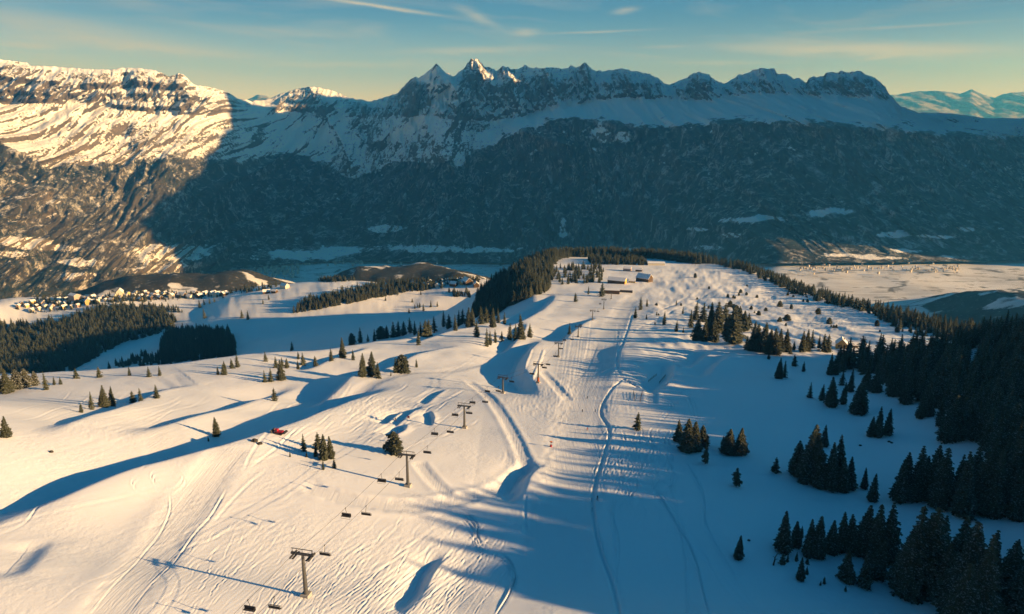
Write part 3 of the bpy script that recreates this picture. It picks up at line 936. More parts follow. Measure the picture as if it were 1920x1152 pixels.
    # meadows in the woods
    for (x0, y0, rx, ry, am) in ((720, 427, 34, 6, 1.2), (652, 320, 14, 8, 0.9), (800, 300, 26, 7, 0.9), (860, 300, 10, 18, 0.8), (1056, 425, 5, 18, 0.9), (1055, 438, 9, 4, .8), (1410, 407, 50, 5, 1.1),
                                 (1570, 393, 30, 6, 1.1), (1530, 398, 20, 7, 0.9), (1370, 437, 20, 5, 1.1), (1310, 425, 16, 4, 1.0), (1680, 438, 34, 6, 1.0), (1735, 440, 20, 3, .8), (1815, 425, 16, 5, .8), (1775, 442, 24, 3, .8),
                                 (40, 448, 45, 9, 1.1), (110, 462, 40, 6, 1.0), (150, 485, 40, 6, 1.0), (20, 470, 30, 5, .9), (145, 512, 34, 8, 1.1), (320, 470, 75, 14, 1.3), (300, 500, 60, 8, 1.0), (560, 478, 70, 12, .9), (640, 468, 40, 8, 1.0),
                                 (1330, 462, 26, 5, 1.0), (1180, 468, 22, 5, .9), (1120, 250, 22, 14, 0.8), (1170, 258, 14, 9, .7), (1330, 330, 5, 40, 0.35), (780, 465, 60, 7, 1.0), (900, 468, 60, 6, 1.0),
                                 (1590, 478, 50, 5, 0.6), (1700, 470, 34, 4, 0.6), (1650, 484, 50, 4, 0.6), (1790, 482, 50, 4, 0.6)):
        forest = forest - am * np.exp(-((P - x0) / rx) ** 2 - ((yy - y0) / ry) ** 2) * (0.8 + 0.9 * n_l)
    pad = lambda q: np.vstack([q] + [q[-1:]] * 4)
    o = grid_mesh('mountain_range', X2, Y2, Z2, mountain_material(), {'rock': pad(rock), 'forest': pad(forest), 'rib': pad(np.clip(0.5 + 0.45 * big + 0.3 * mid, 0, 1))})
    tag(o, 'long snowy limestone range with cliffs above dark forest flanks', 'mountain range', kind='structure')
    return o


def at_px(l):
    return np.array(l, float)


mountain_range()


def far_range():
    m, nt, b = new_mat('far_snow_peaks', 0.9, 0.1)
    n1 = noise(nt, mapping(nt, (0.002, 0.002, 0.0012)), 1.0, 7, 0.65)
    c = mixrgb(nt, step_node(nt, n1, 0.40, 0.56), (0.30, 0.30, 0.32), (0.06, 0.06, 0.06))  # snow coloured dark to stand in for shade on these peaks
    nt.links.new(c, b.inputs['Base Color'])
    pxs = np.linspace(380, 2200, 420)
    cx = [380, 440, 470, 485, 500, 515, 1000, 1640, 1680, 1720, 1750, 1780, 1800, 1822, 1845, 1865, 1880, 1900, 1920, 2000, 2200]
    cy = [200, 196, 184, 178, 181, 192, 200, 185, 178, 172, 170, 174, 176, 167, 178, 183, 176, 174, 172, 178, 176]
    yr = np.interp(pxs, cx, cy) + 2.0 * vnoise(pxs / 22, pxs * 0 + 0.5, 61) + 1.0 * vnoise(pxs / 8, pxs * 0 + 0.5, 62)
    rows = 40
    t = np.linspace(0, 1, rows)[:, None]
    yy = 262 + (yr[None] - 262) * t
    D = 23000 + 5000 * t + 0 * yy
    aa, ee = ray(np.repeat(pxs[None], rows, 0), yy)
    X, Z = aa * D, ee * D
    rib = ridged(X / 2000 + 0.6 * Z / 1000, Z / 3000, 5, 65, 0.6) - 0.6
    D2 = D - 900 * rib * (1 - 0.7 * t) * t * 1.5
    X, Y, Z = aa * D2, D2, ee * D2
    X = np.vstack([X, X[-1:] * 1.1]); Y = np.vstack([Y, Y[-1:] * 1.1]); Z = np.vstack([Z, Z[-1:] - 900])
    o = grid_mesh('far_mountains', X, Y, Z, m)
    tag(o, 'distant blue snow peaks beyond the end of the range', 'mountains', kind='structure')


far_range()


def valley():
    a = np.concatenate([np.linspace(-1.5, -0.85, 30)[:-1], np.linspace(-0.85, 0.9, 260), np.linspace(0.9, 2.0, 40)[1:]])
    rows = np.exp(np.linspace(math.log(1500), math.log(7600), 150))
    X = a[None] * rows[:, None]
    Y = np.repeat(rows[:, None], len(a), 1)
    Z = -1108 + 390 * sstep(0.14, 0.41, X / Y) + 14 * fbm(X / 700, Y / 700, 3, 71)
    forest = 0.12 + 0.35 * fbm(X / 900, Y / 500, 3, 72)
    # low wooded spur on the right, between the ski ridge and the valley
    s1 = at_depth([(1990, 560, 2150), (1850, 545, 2500), (1740, 566, 2900)])
    d, _, al = poly_dist(X, Y, s1[:, :2])
    zc = np.interp(al, [0, 0.5, 1], s1[:, 2])
    hump = zc - np.sqrt(d * d + 90.0**2) * 0.48 + 43
    hump = hump + 22 * fbm(X / 200, Y / 200, 3, 73)
    Z2 = smax(Z, hump, 40)
    # brown wooded rise left of centre
    s2 = at_depth([(780, 500, 2950), (860, 506, 2750), (700, 508, 2900)])
    d2, _, _ = poly_dist(X, Y, s2[:, :2])
    h2 = -592 - np.sqrt(d2 * d2 + 120.0**2) * 0.5 + 60 + 20 * fbm(X / 150, Y / 150, 3, 74)
    Z2 = smax(Z2, h2, 40)
    s3 = at_depth([(250, 520, 3000), (420, 512, 3100)])
    d3, _, _ = poly_dist(X, Y, s3[:, :2])
    h3 = -662 - np.sqrt(d3 * d3 + 150.0**2) * 0.45 + 67 + 20 * fbm(X / 150, Y / 150, 3, 75)
    Z2 = smax(Z2, h3, 40)
    wood = sstep(15, 60, Z2 - Z)
    forest = forest * (1 - wood) + wood * (0.74 + 0.9 * fbm(X / 260, Y / 170, 4, 76))
    o = grid_mesh('valley_floor', X, Y, Z2, valley_material(), {'forest': forest})
    tag(o, 'broad snowy valley floor with fields, hedges and low wooded hills', 'valley', kind='structure')


valley()


def shade_massif():
    """unseen mountains added right of the picture, crest shaped to shade the range"""
    y = np.linspace(3000, 9800, 260)
    u = np.linspace(0, 1, 40)
    Y = np.repeat(y[None], 40, 0)
    K = np.repeat(u[:, None], len(y), 1)
    X = 0.775 * Y + 120 + K * 3200
    s = Y + 0.2577 * (0.775 * Y + 920)
    top = np.interp(s, [3900, 4260, 4380, 5000, 5800, 6400, 7050, 7650, 7700, 7900, 7960, 9400, 11000, 12200], [-1100, -1000, 830, 1150, 1560, 1900, 2400, 2400, 1880, 1880, 2400, 2450, 2200, 1300])  # crest profile set by where its shadow should fall
    prof = np.interp(K, [0, 0.06, 0.25, 0.6, 1.0], [0, 0.25, 1.0, 0.6, 0.0])
    Z = -1140 + (top + 1140) * prof
    Z = Z + 120 * prof * fbm(X / 500, Y / 500, 4, 81)
    o = grid_mesh('shade_mountain', X, Y, Z, bpy.data.materials['alpine_face'], {'rock': 0.4 + 0 * X, 'forest': np.where(Z < 0, 0.9, 0.0), 'rib': 0.5 + 0 * X})
    tag(o, 'unseen snowy mountains added on the right to shade the range', 'mountains', kind='structure')


shade_massif()


def haze():
    m = bpy.data.materials.new('winter_haze')
    m.use_nodes = True
    nt = m.node_tree
    nt.nodes.clear()
    out = N(nt, 'ShaderNodeOutputMaterial')
    v = N(nt, 'ShaderNodeVolumePrincipled')
    v.inputs['Color'].default_value = (0.05, 0.36, 1.0, 1)
    v.inputs['Absorption Color'].default_value = (1, 1, 1, 1)
    v.inputs['Density'].default_value = HAZE
    v.inputs['Anisotropy'].default_value = 0.2
    nt.links.new(v.outputs[0], out.inputs['Volume'])
    x0, x1, y0, y1, z0, z1 = -32000, 32000, -3000, 33000, -1400, 2750
    me = bpy.data.meshes.new('haze')
    me.from_pydata([(x, y, z) for z in (z0, z1) for y in (y0, y1) for x in (x0, x1)], [],
                   [(0, 2, 3, 1), (4, 5, 7, 6), (0, 1, 5, 4), (2, 6, 7, 3), (0, 4, 6, 2), (1, 3, 7, 5)])
    me.materials.append(m)
    o = bpy.data.objects.new('haze', me)
    COL.objects.link(o)
    tag(o, 'thin pale blue winter haze filling the valley', 'haze', kind='stuff')


HAZE = 5.2e-5
haze()
# ------------------------------------------------------------------ pixel -> ground, on the finished terrain
def ground_z(x, y):
    """height of the snow under (x, y), from the terrain grid"""
    ci = np.clip(np.interp(x / y, A_COLS, np.arange(len(A_COLS))), 0, len(A_COLS) - 1.001)
    ri = np.clip(np.interp(np.log(y), LROWS, np.arange(len(ROWS))), 0, len(ROWS) - 1.001)
    c0, r0 = ci.astype(int), ri.astype(int)
    fc, fr = ci - c0, ri - r0
    return ((GZ[r0, c0] * (1 - fc) + GZ[r0, c0 + 1] * fc) * (1 - fr) + (GZ[r0 + 1, c0] * (1 - fc) + GZ[r0 + 1, c0 + 1] * fc) * fr)


def height_m(p, px, py, hpx):
    """metres that reach hpx photo pixels up from a ground point seen at (px, py)"""
    return p[1] * (float(ray(px, py - hpx)[1]) - p[2] / p[1])


# ------------------------------------------------------------------ conifers
def foliage_material(name, c0, c1, snow):
    m, nt, b = new_mat(name, 0.9, 0.05)
    p = mapping(nt, (1, 1, 1))
    n1 = noise(nt, p, 0.9, 3, 0.6)
    oi = N(nt, 'ShaderNodeObjectInfo')
    f = math_node(nt, 'ADD', math_node(nt, 'MULTIPLY', n1, 0.6), math_node(nt, 'MULTIPLY', oi.outputs['Random'], 0.5))
    c = mixrgb(nt, f, c0, c1)
    g = N(nt, 'ShaderNodeNewGeometry')
    sp = N(nt, 'ShaderNodeSeparateXYZ')
    nt.links.new(g.outputs['True Normal'], sp.inputs[0])
    upv = math_node(nt, 'ABSOLUTE', sp.outputs[2])
    n2 = noise(nt, p, 1.7, 3, 0.7)
    sn = math_node(nt, 'MULTIPLY', step_node(nt, n2, 0.52, 0.66), step_node(nt, upv, 0.5, 0.9))
    c = mixrgb(nt, math_node(nt, 'MULTIPLY', sn, snow), c, (0.72, 0.74, 0.78))
    nt.links.new(c, b.inputs['Base Color'])
    return m


spruce_green = foliage_material('spruce_needles', (0.020, 0.030, 0.020), (0.062, 0.066, 0.036), 0.34)
bark = new_mat('bark', 0.9, 0.05)[0]
bark.node_tree.nodes['Principled BSDF'].inputs['Base Color'].default_value = (0.07, 0.05, 0.035, 1)
larch_brown = foliage_material('bare_larch_twigs', (0.07, 0.05, 0.03), (0.15, 0.10, 0.055), 0.12)
snowy_green = foliage_material('snow_laden_needles', (0.035, 0.042, 0.03), (0.075, 0.075, 0.05), 0.85)


def crown_mesh(name, seed, whorls, nb, R, round_=0.0, ragged=0.25, low=0.05, twigs=2, mat=None, gap=0.0):
    """unit-high conifer crown: whorls of drooping, forked branch blades round a thin dark core"""
    r = random.Random(seed)
    vs, fs = [], []

    def prof(z):
        cone = (1 - z) ** 0.86
        rnd = max(0.0, 1 - (1.9 * abs(z - 0.42)) ** 2.4) ** 0.6 * 0.92
        return R * ((1 - round_) * cone + round_ * rnd) * min(1, 0.62 + 3.2 * (z - low))
    # core
    k = 6
    zs = [low, 0.3, 0.6, 0.97]
    base = len(vs)
    for z in zs:
        for i in range(k):
            a = 2 * math.pi * i / k
            q = 0.34 * prof(z) + 0.002
            vs.append((q * math.cos(a), q * math.sin(a), z))
    for j in range(len(zs) - 1):
        for i in range(k):
            fs.append((base + j * k + i, base + j * k + (i + 1) % k, base + (j + 1) * k + (i + 1) % k, base + (j + 1) * k + i))
    sidebias = [1 + ragged * r.uniform(-1, 1) for _ in range(7)]
    for w in range(whorls):
        z = low + (0.985 - low) * (w + r.uniform(-0.3, 0.3)) / whorls
        z = max(low, z)
        n = max(3, int(round(nb * (1 - 0.55 * z))))
        a0 = r.uniform(0, 6.3)
        for i in range(n):
            if r.random() < gap:
                continue
            a = a0 + 2 * math.pi * (i + r.uniform(-0.3, 0.3)) / n
            ln = prof(z) * sidebias[int(a / 0.9) % 7] * r.uniform(1 - ragged, 1 + 0.55 * ragged) + 0.008
            wd = ln * r.uniform(0.22, 0.36) + 0.006
            dz = -ln * r.uniform(0.18, 0.50) * (1 - 0.6 * z) + 0.25 * z * ln
            ca, sa = math.cos(a), math.sin(a)
            tilt = r.uniform(-0.25, 0.25)

            def P(d, s, h):
                vs.append((ca * d - sa * s, sa * d + ca * s, z + h))
                return len(vs) - 1
            b0 = P(0, 0, 0.02)
            m1 = P(ln * 0.55, wd, dz * 0.45 - wd * 0.35 + tilt * wd)
            m2 = P(ln * 0.55, -wd, dz * 0.45 - wd * 0.35 - tilt * wd)
            mc = P(ln * 0.62, 0, dz * 0.50 + 0.010)
            tp = P(ln, 0, dz)
            fs += [(b0, m1, mc), (b0, mc, m2), (mc, m1, tp), (mc, tp, m2)]
            for t in range(twigs):
                s = 1 if t % 2 else -1
                d0 = ln * r.uniform(0.3, 0.75)
                q0 = P(d0, 0, dz * d0 / ln + 0.008)
                q1 = P(d0 + ln * 0.14, s * wd * 1.25, dz * d0 / ln - wd * 0.5)
                q2 = P(d0 + ln * 0.34, s * wd * 0.75, dz * (d0 / ln + 0.3) - wd * 0.15)
                fs.append((q0, q1, q2))
    me = bpy.data.meshes.new(name)
    me.from_pydata(vs, [], fs)
    me.materials.append(mat or spruce_green)
    me.update()
    return me


def trunk_mesh(seed, lean=0.0):
    r = random.Random(seed)
    vs, fs = [], []
    k = 6
    for j, z in enumerate((-0.06, 0.05, 0.4, 0.9)):
        q = (0.022, 0.017, 0.010, 0.003)[j]
        for i in range(k):
            a = 2 * math.pi * i / k
            vs.append((q * math.cos(a) + lean * z * z, q * math.sin(a), z))
    for j in range(3):
        for i in range(k):
            fs.append((j * k + i, j * k + (i + 1) % k, (j + 1) * k + (i + 1) % k, (j + 1) * k + i))
    me = bpy.data.meshes.new('trunk')
    me.from_pydata(vs, [], fs)
    me.materials.append(bark)
    return me


TRUNK = trunk_mesh(1)
HI = [crown_mesh('crown', 10 + k, 30, 11, R, rd, rg, lo) for k, (R, rd, rg, lo) in
      enumerate(((0.185, 0, 0.22, 0.03), (0.16, 0, 0.3, 0.04), (0.21, 0.12, 0.28, 0.03), (0.175, 0.05, 0.36, 0.06), (0.20, 0.0, 0.26, 0.03)))]
OPEN = crown_mesh('crown', 30, 15, 8, 0.27, 0.25, 0.4, 0.14, gap=0.15)
ROUND = [crown_mesh('crown', 40 + k, 20, 10, 0.30, 0.75, 0.3, 0.02) for k in range(2)]
SNOWY = crown_mesh('crown', 45, 22, 11, 0.36, 0.6, 0.3, 0.02, mat=snowy_green)
LARCH = crown_mesh('crown', 50, 18, 8, 0.20, 0.2, 0.4, 0.08, mat=larch_brown, gap=0.3)
MID = [crown_mesh('crown', 60 + k, 15, 8, R, rd, 0.28, 0.03, twigs=1) for k, (R, rd) in enumerate(((0.20, 0), (0.18, 0.1), (0.23, 0.15), (0.19, 0.05)))]
TREES = []


def conifer(px, py, hpx, label, group=None, kind=None, seed=0, cat='tree', name='spruce_tree', wide=1.0, p=None, H=None):
    if p is None:
        p = hit(px, py)
        if p is None:
            return None
        H = height_m(p, px, py, hpx) * 1.06
    r = random.Random(int(px * 31 + py * 7 + seed))
    o = bpy.data.objects.new(name, None)
    COL.objects.link(o)
    o.empty_display_size = 0.2
    o.location = (p[0], p[1], p[2])
    wide *= r.uniform(0.82, 1.22)
    o.scale = (H * wide * 1.22, H * wide * 1.22, H)
    o.rotation_euler = (r.uniform(-0.04, 0.04), r.uniform(-0.04, 0.04), r.uniform(0, 6.3))
    tag(o, label, cat, group)
    big = hpx > 34
    me = {None: r.choice(HI if big else MID), 'open': OPEN, 'round': r.choice(ROUND), 'snowy': SNOWY, 'larch': LARCH}[kind]
    c = bpy.data.objects.new('crown', me)
    t = bpy.data.objects.new('trunk', TRUNK)
    for q in (c, t):
        COL.objects.link(q)
        q.parent = o
    TREES.append((p[0], p[1], H))
    return o


# (pixel x, pixel y of the foot, height in pixels, label, kind)
LONE = [
    (12, 820, 38, 'dark spruce alone on the snow at the far left edge, below the crest', None),
    (515, 752, 24, 'small spruce alone in the long blue hollow above the red cabin', None),
    (405, 819, 35, 'spruce standing alone at the upper end of the big diagonal shadow', None),
    (391, 828, 9, 'tiny seedling just left of the lone spruce in the big shadow', None),
    (294, 747, 25, 'rightmost of the three small spruces in a row on the left slope', None),
    (250, 755, 22, 'left one of the close pair of small spruces on the left slope', None),
    (264, 752, 24, 'right one of the close pair of small spruces on the left slope', None),
    (642, 671, 37, 'single dark spruce on the left crest below the tree row, farthest left', None),
    (784, 647, 30, 'single spruce in front of the crest tree row, standing on the lit snow', None),
    (754, 699, 34, 'broad bushy conifer right of the dark clump below the crest', 'round'),
    (742, 699, 28, 'shorter conifer leaning into the broad bushy one below the crest', None),
    (781, 689, 16, 'small pointed spruce just right of the broad bushy conifer', None),
    (733, 705, 10, 'seedling between the dark clump and the broad bushy conifer', None),
    (739, 850, 41, 'olive spruce right behind the second lift tower, throwing a wide shadow', 'round'),
    (1195, 805, 31, 'lone spruce at the right edge of the sunlit piste, by the rope line', None),
    (1322, 870, 38, 'open young spruce just below the four tree clump on the shaded slope', 'open'),
    (1381, 912, 35, 'solitary open crowned pine in the middle of the shaded slope', 'open'),
    (1453, 886, 28, 'small dense spruce left of the tall dark clump in the shade', None),
    (1384, 1047, 42, 'compact dark spruce alone on the lower shaded slope', None),
    (1489, 687, 22, 'small spruce below the dark wood at the shadow edge, left of a tiny one', None),
    (1506, 697, 19, 'tiny pointed spruce at the shadow edge below the third tree group', None),
    (1518, 746, 29, 'compact dark spruce at the left tip of the right hand forest', None),
    (1068, 627, 21, 'lone spruce in the shaded hollow beside the chairlift line', None),
    (1079, 566, 17, 'lone spruce on the lit snow between the knoll forest and the lift top', None),
    (1103, 552, 15, 'spruce standing left of the middle station, on the shaded snow', None),
    (1128, 556, 26, 'tall dark spruce in front of the middle station', None),
    (384, 597, 19, 'tallest single tree on the shaded meadow of the left basin', None),
    (493, 570, 9, 'lone dark tree below the farmhouse on the shaded basin slope', None),
    (504, 562, 10, 'dark tree right under the farmhouse in the basin', None),
]
GROUPS = {
    'spruces of the clump on the far left slope': ('one of four spruces crowded together on the left slope',
        [(153, 774, 18), (172, 768, 33), (196, 764, 40), (211, 762, 36)]),
    'spruces beside the crest hollow left of the ridge': ('one of four dark spruces clustered beside the hollow near the left crest',
        [(497, 717, 22), (508, 716, 25), (527, 713, 37), (537, 691, 18)]),
    'spruces of the dark clump under the crest': ('one of three dark spruces packed in a clump under the crest row',
        [(682, 707, 43), (697, 706, 45), (709, 709, 29)]),
    'spruces by the red cabin': ('one of the spruces grouped right of the red cabin, above the second lift tower',
        [(570, 846, 32), (608, 861, 46), (620, 859, 40), (592, 856, 24), (597, 842, 30)]),
    'seedlings around the cabin spruces': ('tiny seedling in the snow around the spruces by the red cabin',
        [(544, 857, 10), (575, 857, 11), (606, 881, 18), (627, 878, 17)]),
    'spruces of the shaded clump by the piste': ('one of four dark spruces in the shaded clump nearest the piste',
        [(1272, 828, 39), (1290, 845, 58), (1300, 844, 52), (1316, 836, 38)]),
    'spruces of the second shaded clump': ('one of three dark spruces in the small clump right of the four tree clump',
        [(1366, 850, 45), (1388, 852, 48), (1356, 840, 22)]),
    'spruces of the tall dark clump': ('one of the tall dark spruces crowded in the big clump on the shaded slope',
        [(1493, 890, 62), (1513, 905, 96), (1524, 898, 98), (1546, 838, 40), (1533, 912, 80), (1553, 916, 84), (1573, 896, 78), (1580, 922, 62), (1591, 917, 58)]),
    'spruces of the three tree clump on the right': ('one of three close spruces on the shaded snow before the right forest',
        [(1645, 820, 56), (1634, 818, 36), (1663, 816, 48)]),
    'pair of spruces in the upper shadow': ('one of the pair of spruces touching each other at the upper shadow edge',
        [(1460, 710, 38), (1470, 708, 31)]),
    'spruces at the tip of the right forest': ('dark spruce in the loose tip of the forest on the right slope',
        [(1540, 751, 30), (1558, 762, 54), (1582, 758, 40), (1603, 777, 50), (1611, 775, 66), (1593, 735, 42), (1578, 723, 28), (1557, 703, 39), (1566, 703, 40), (1579, 697, 34),
         (1670, 742, 44), (1681, 743, 48), (1700, 756, 52), (1723, 785, 52), (1740, 780, 52), (1777, 826, 84), (1800, 823, 76), (1833, 827, 66), (1760, 800, 60), (1815, 812, 70), (1640, 735, 46), (1625, 728, 44)]),
    'spruces of the row below the right forest': ('tall dark spruce in the row that fringes the right forest from below',
        [(1620, 916, 38), (1635, 940, 50), (1683, 940, 78), (1694, 934, 84), (1717, 937, 96), (1745, 934, 96), (1763, 950, 106), (1787, 946, 92), (1803, 966, 116), (1730, 915, 60), (1820, 940, 100), (1840, 962, 110), (1862, 968, 120), (1885, 960, 130), (1908, 972, 130), (1850, 930, 100), (1880, 925, 100), (1905, 920, 100)]),
    'spruces of the lower right corner, back row': ('dark spruce in the upper row of the lower right corner',
        [(1467, 1033, 72), (1492, 1024, 46), (1502, 1009, 22), (1516, 1042, 66), (1530, 1043, 72), (1555, 1036, 60), (1577, 1036, 74), (1591, 1036, 70), (1618, 1039, 90), (1641, 1052, 104), (1662, 1053, 106)]),
    'big spruces of the lower right corner': ('big dark spruce among the nearest trees in the lower right corner',
        [(1587, 1090, 56), (1620, 1100, 62), (1647, 1086, 70), (1707, 1119, 162), (1737, 1116, 160), (1690, 1106, 110), (1760, 1076, 104), (1787, 1092, 122), (1807, 1158, 172), (1798, 1190, 130), (1828, 1180, 170), (1848, 1124, 124), (1877, 1137, 120), (1861, 1133, 84), (1912, 1160, 130), (1900, 1080, 66), (1768, 1130, 110), (1925, 1110, 100)]),
    'young trees of the lower right corner': ('small young spruce on the snow under the trees of the lower right corner',
        [(1467, 1058, 20), (1476, 1054, 15), (1493, 1052, 17), (1500, 1088, 42), (1513, 1058, 14), (1512, 1077, 15), (1545, 1095, 14), (1538, 1098, 9), (1585, 1109, 11), (1640, 905, 14)]),
    'spruces scattered right of the piste': ('small spruce scattered on the lit snow right of the upper piste',
        [(1191, 597, 21), (1201, 581, 24), (1213, 575, 15), (1212, 599, 10), (1231, 592, 9), (1228, 609, 7), (1245, 609, 25), (1268, 622, 21), (1281, 624, 11), (1268, 573, 11), (1280, 589, 14)]),
    'tall spruces of the lit grove': ('tall narrow spruce of the sunlit grove on the plateau',
        [(1295, 615, 33), (1304, 600, 34), (1308, 639, 40), (1318, 603, 34), (1322, 640, 38), (1331, 620, 52), (1337, 641, 46), (1344, 622, 54), (1358, 601, 32), (1361, 614, 24), (1367, 630, 40), (1371, 643, 66), (1378, 612, 34), (1386, 612, 37), (1394, 620, 36), (1403, 615, 27)]),
    'spruces of the dense grove at the shadow edge': ('spruce of the dense dark grove at the upper edge of the shadow',
        [(1400, 656, 26), (1415, 624, 22), (1410, 658, 38), (1420, 659, 50), (1431, 660, 54), (1441, 664, 46), (1452, 666, 48), (1462, 660, 42), (1472, 660, 42), (1441, 674, 13), (1482, 664, 13), (1488, 657, 17)]),
    'spruces left of the log hut': ('spruce of the small wood just left of the log hut',
        [(1504, 660, 38), (1513, 659, 40), (1522, 653, 34), (1535, 653, 25), (1545, 660, 33), (1552, 660, 32)]),
    'trees of the row along the left crest': ('conifer of the long tree row along the left crest of the ridge',
        [(660, 647, 22, 'round'), (676, 643, 28), (690, 641, 14), (702, 640, 23), (715, 636, 24, 'round'), (725, 635, 24), (738, 633, 29), (747, 631, 29), (757, 629, 26), (769, 626, 30, 'larch'), (797, 631, 31), (804, 630, 30), (815, 624, 30, 'larch'), (778, 628, 26), (789, 630, 26),
         (832, 613, 29), (854, 620, 30), (867, 608, 28), (878, 614, 36), (894, 632, 30), (902, 608, 34), (924, 614, 36), (946, 608, 22), (842, 616, 26), (860, 612, 30), (886, 610, 32), (912, 606, 30), (934, 606, 28)]),
    'spruces in front of the crest row': ('spruce standing in front of the crest row on the lit brow near the terraces',
        [(913, 650, 34), (929, 643, 25), (941, 641, 20, 'larch'), (956, 637, 31), (967, 638, 30), (977, 636, 46), (993, 633, 26), (919, 647, 26)]),
    'trees at the far left end of the crest': ('sunlit conifer at the far left end of the crest',
        [(16, 737, 44), (2, 735, 40), (34, 729, 36, 'snowy'), (50, 726, 34, 'snowy'), (66, 723, 26, 'snowy'), (87, 731, 34), (102, 722, 16), (114, 721, 14), (-6, 730, 40)]),
    'dark trees on the shaded basin meadow': ('small dark tree on the shaded meadow of the left basin',
        [(375, 577, 15), (383, 572, 12), (393, 570, 12), (402, 567, 11), (454, 596, 15), (465, 599, 17), (723, 564, 9), (727, 553, 7), (746, 554, 8), (773, 567, 8), (767, 587, 9), (778, 579, 9), (787, 577, 10), (794, 583, 14), (808, 576, 13), (820, 575, 10), (858, 553, 7), (871, 555, 9), (789, 553, 9), (783, 576, 8)]),
}
for q in LONE:
    conifer(q[0], q[1], q[2], q[3], kind=q[4])
ORD = ['leftmost', 'second', 'third', 'fourth', 'fifth', 'sixth', 'seventh', 'eighth', 'ninth', 'tenth', 'eleventh', 'twelfth', 'thirteenth', 'fourteenth', 'fifteenth', 'sixteenth', 'seventeenth',
       'eighteenth', 'nineteenth', 'twentieth', 'twenty-first', 'twenty-second', 'twenty-third', 'twenty-fourth', 'twenty-fifth', 'twenty-sixth', 'twenty-seventh', 'twenty-eighth']
for g, (lab, lst) in GROUPS.items():
    order = sorted(range(len(lst)), key=lambda i: lst[i][0])
    top = max(range(len(lst)), key=lambda i: lst[i][2])
    for n_, i in enumerate(order):
        q = lst[i]
        if i == top and len(lst) > 2:
            lb = 'tallest of the ' + g
        elif n_ == 0:
            lb = 'leftmost of the ' + g
        elif n_ == len(lst) - 1:
            lb = 'rightmost of the ' + g
        else:
            lb = '%s from the left among the %s' % (ORD[n_], g)
        conifer(q[0], q[1], q[2], lb, g, kind=q[3] if len(q) > 3 else None, wide=1.3 if 'grove' in g or 'shaded clump' in g else 1.0)
# low bushes and young trees of the open plateau, one by one
rb = random.Random(5)
for k in range(46):
    for _ in range(40):
        px, py = rb.uniform(1215, 1760), rb.uniform(515, 640)
        lo = 512 + (px - 1300) * 0.17 if px > 1300 else 520
        hi = 600 + (px - 1215) * 0.06
        if lo + 8 < py < hi and not (1285 < px < 1410 and py > 585):
            break
    conifer(px, py, rb.choice([4, 5, 6, 7, 9, 12]), 'low snowy bush dotted on the open plateau of the upper right', 'bushes of the open plateau', kind='round', cat='bush', name='bush', wide=1.3)


def forest(name, label, pts, variants=MID):
    """a wood that reads as one mass: conifers instanced on the points of one mesh"""
    pts = np.array(pts)
    me = bpy.data.meshes.new(name)
    me.from_pydata([tuple(q[:3]) for q in pts], [], [])
    o = bpy.data.objects.new(name, me)
    COL.objects.link(o)
    tag(o, label, 'forest', kind='stuff')
    for nm, vals in (('size', pts[:, 3]), ('turn', pts[:, 4])):
        a = me.attributes.new(nm, 'FLOAT', 'POINT')
        a.data.foreach_set('value', vals.astype(np.float32))
    a = me.attributes.new('pick', 'INT', 'POINT')
    a.data.foreach_set('value', pts[:, 5].astype(np.int32))
    o.modifiers.new('trees', 'NODES').node_group = forest_nodes(variants)
    return o


_FN = {}


def forest_nodes(variants):
    key = tuple(v.name for v in variants)
    if key in _FN:
        return _FN[key]
    ng = bpy.data.node_groups.new('conifers', 'GeometryNodeTree')
    ng.interface.new_socket('Geometry', in_out='INPUT', socket_type='NodeSocketGeometry')
    ng.interface.new_socket('Geometry', in_out='OUTPUT', socket_type='NodeSocketGeometry')
    gi, go = ng.nodes.new('NodeGroupInput'), ng.nodes.new('NodeGroupOutput')
    jn = ng.nodes.new('GeometryNodeGeometryToInstance')
    for v in reversed(variants):
        src = next(ob for ob in COL.objects if ob.type == 'MESH' and ob.data is v)
        oi = ng.nodes.new('GeometryNodeObjectInfo')
        oi.transform_space = 'ORIGINAL'
        oi.inputs['Object'].default_value = src
        ng.links.new(oi.outputs['Geometry'], jn.inputs[0])
    ip = ng.nodes.new('GeometryNodeInstanceOnPoints')
    ip.inputs['Pick Instance'].default_value = True
    ng.links.new(gi.outputs[0], ip.inputs['Points'])
    ng.links.new(jn.outputs[0], ip.inputs['Instance'])
    na = {}
    for nm, ty in (('size', 'FLOAT'), ('turn', 'FLOAT'), ('pick', 'INT')):
        a = ng.nodes.new('GeometryNodeInputNamedAttribute')
        a.data_type = ty
        a.inputs['Name'].default_value = nm
        na[nm] = a.outputs['Attribute']
    ng.links.new(na['pick'], ip.inputs['Instance Index'])
    cx = ng.nodes.new('ShaderNodeCombineXYZ')
    ng.links.new(na['turn'], cx.inputs[2])
    ng.links.new(cx.outputs[0], ip.inputs['Rotation'])
    sv = ng.nodes.new('ShaderNodeVectorMath')
    sv.operation = 'MULTIPLY'
    sv.inputs[1].default_value = (1.35, 1.35, 1.0)
    ng.links.new(na['size'], sv.inputs[0])
    ng.links.new(sv.outputs[0], ip.inputs['Scale'])
    ng.links.new(ip.outputs[0], go.inputs[0])
    _FN[key] = ng
    return ng


rf = np.random.default_rng(3)


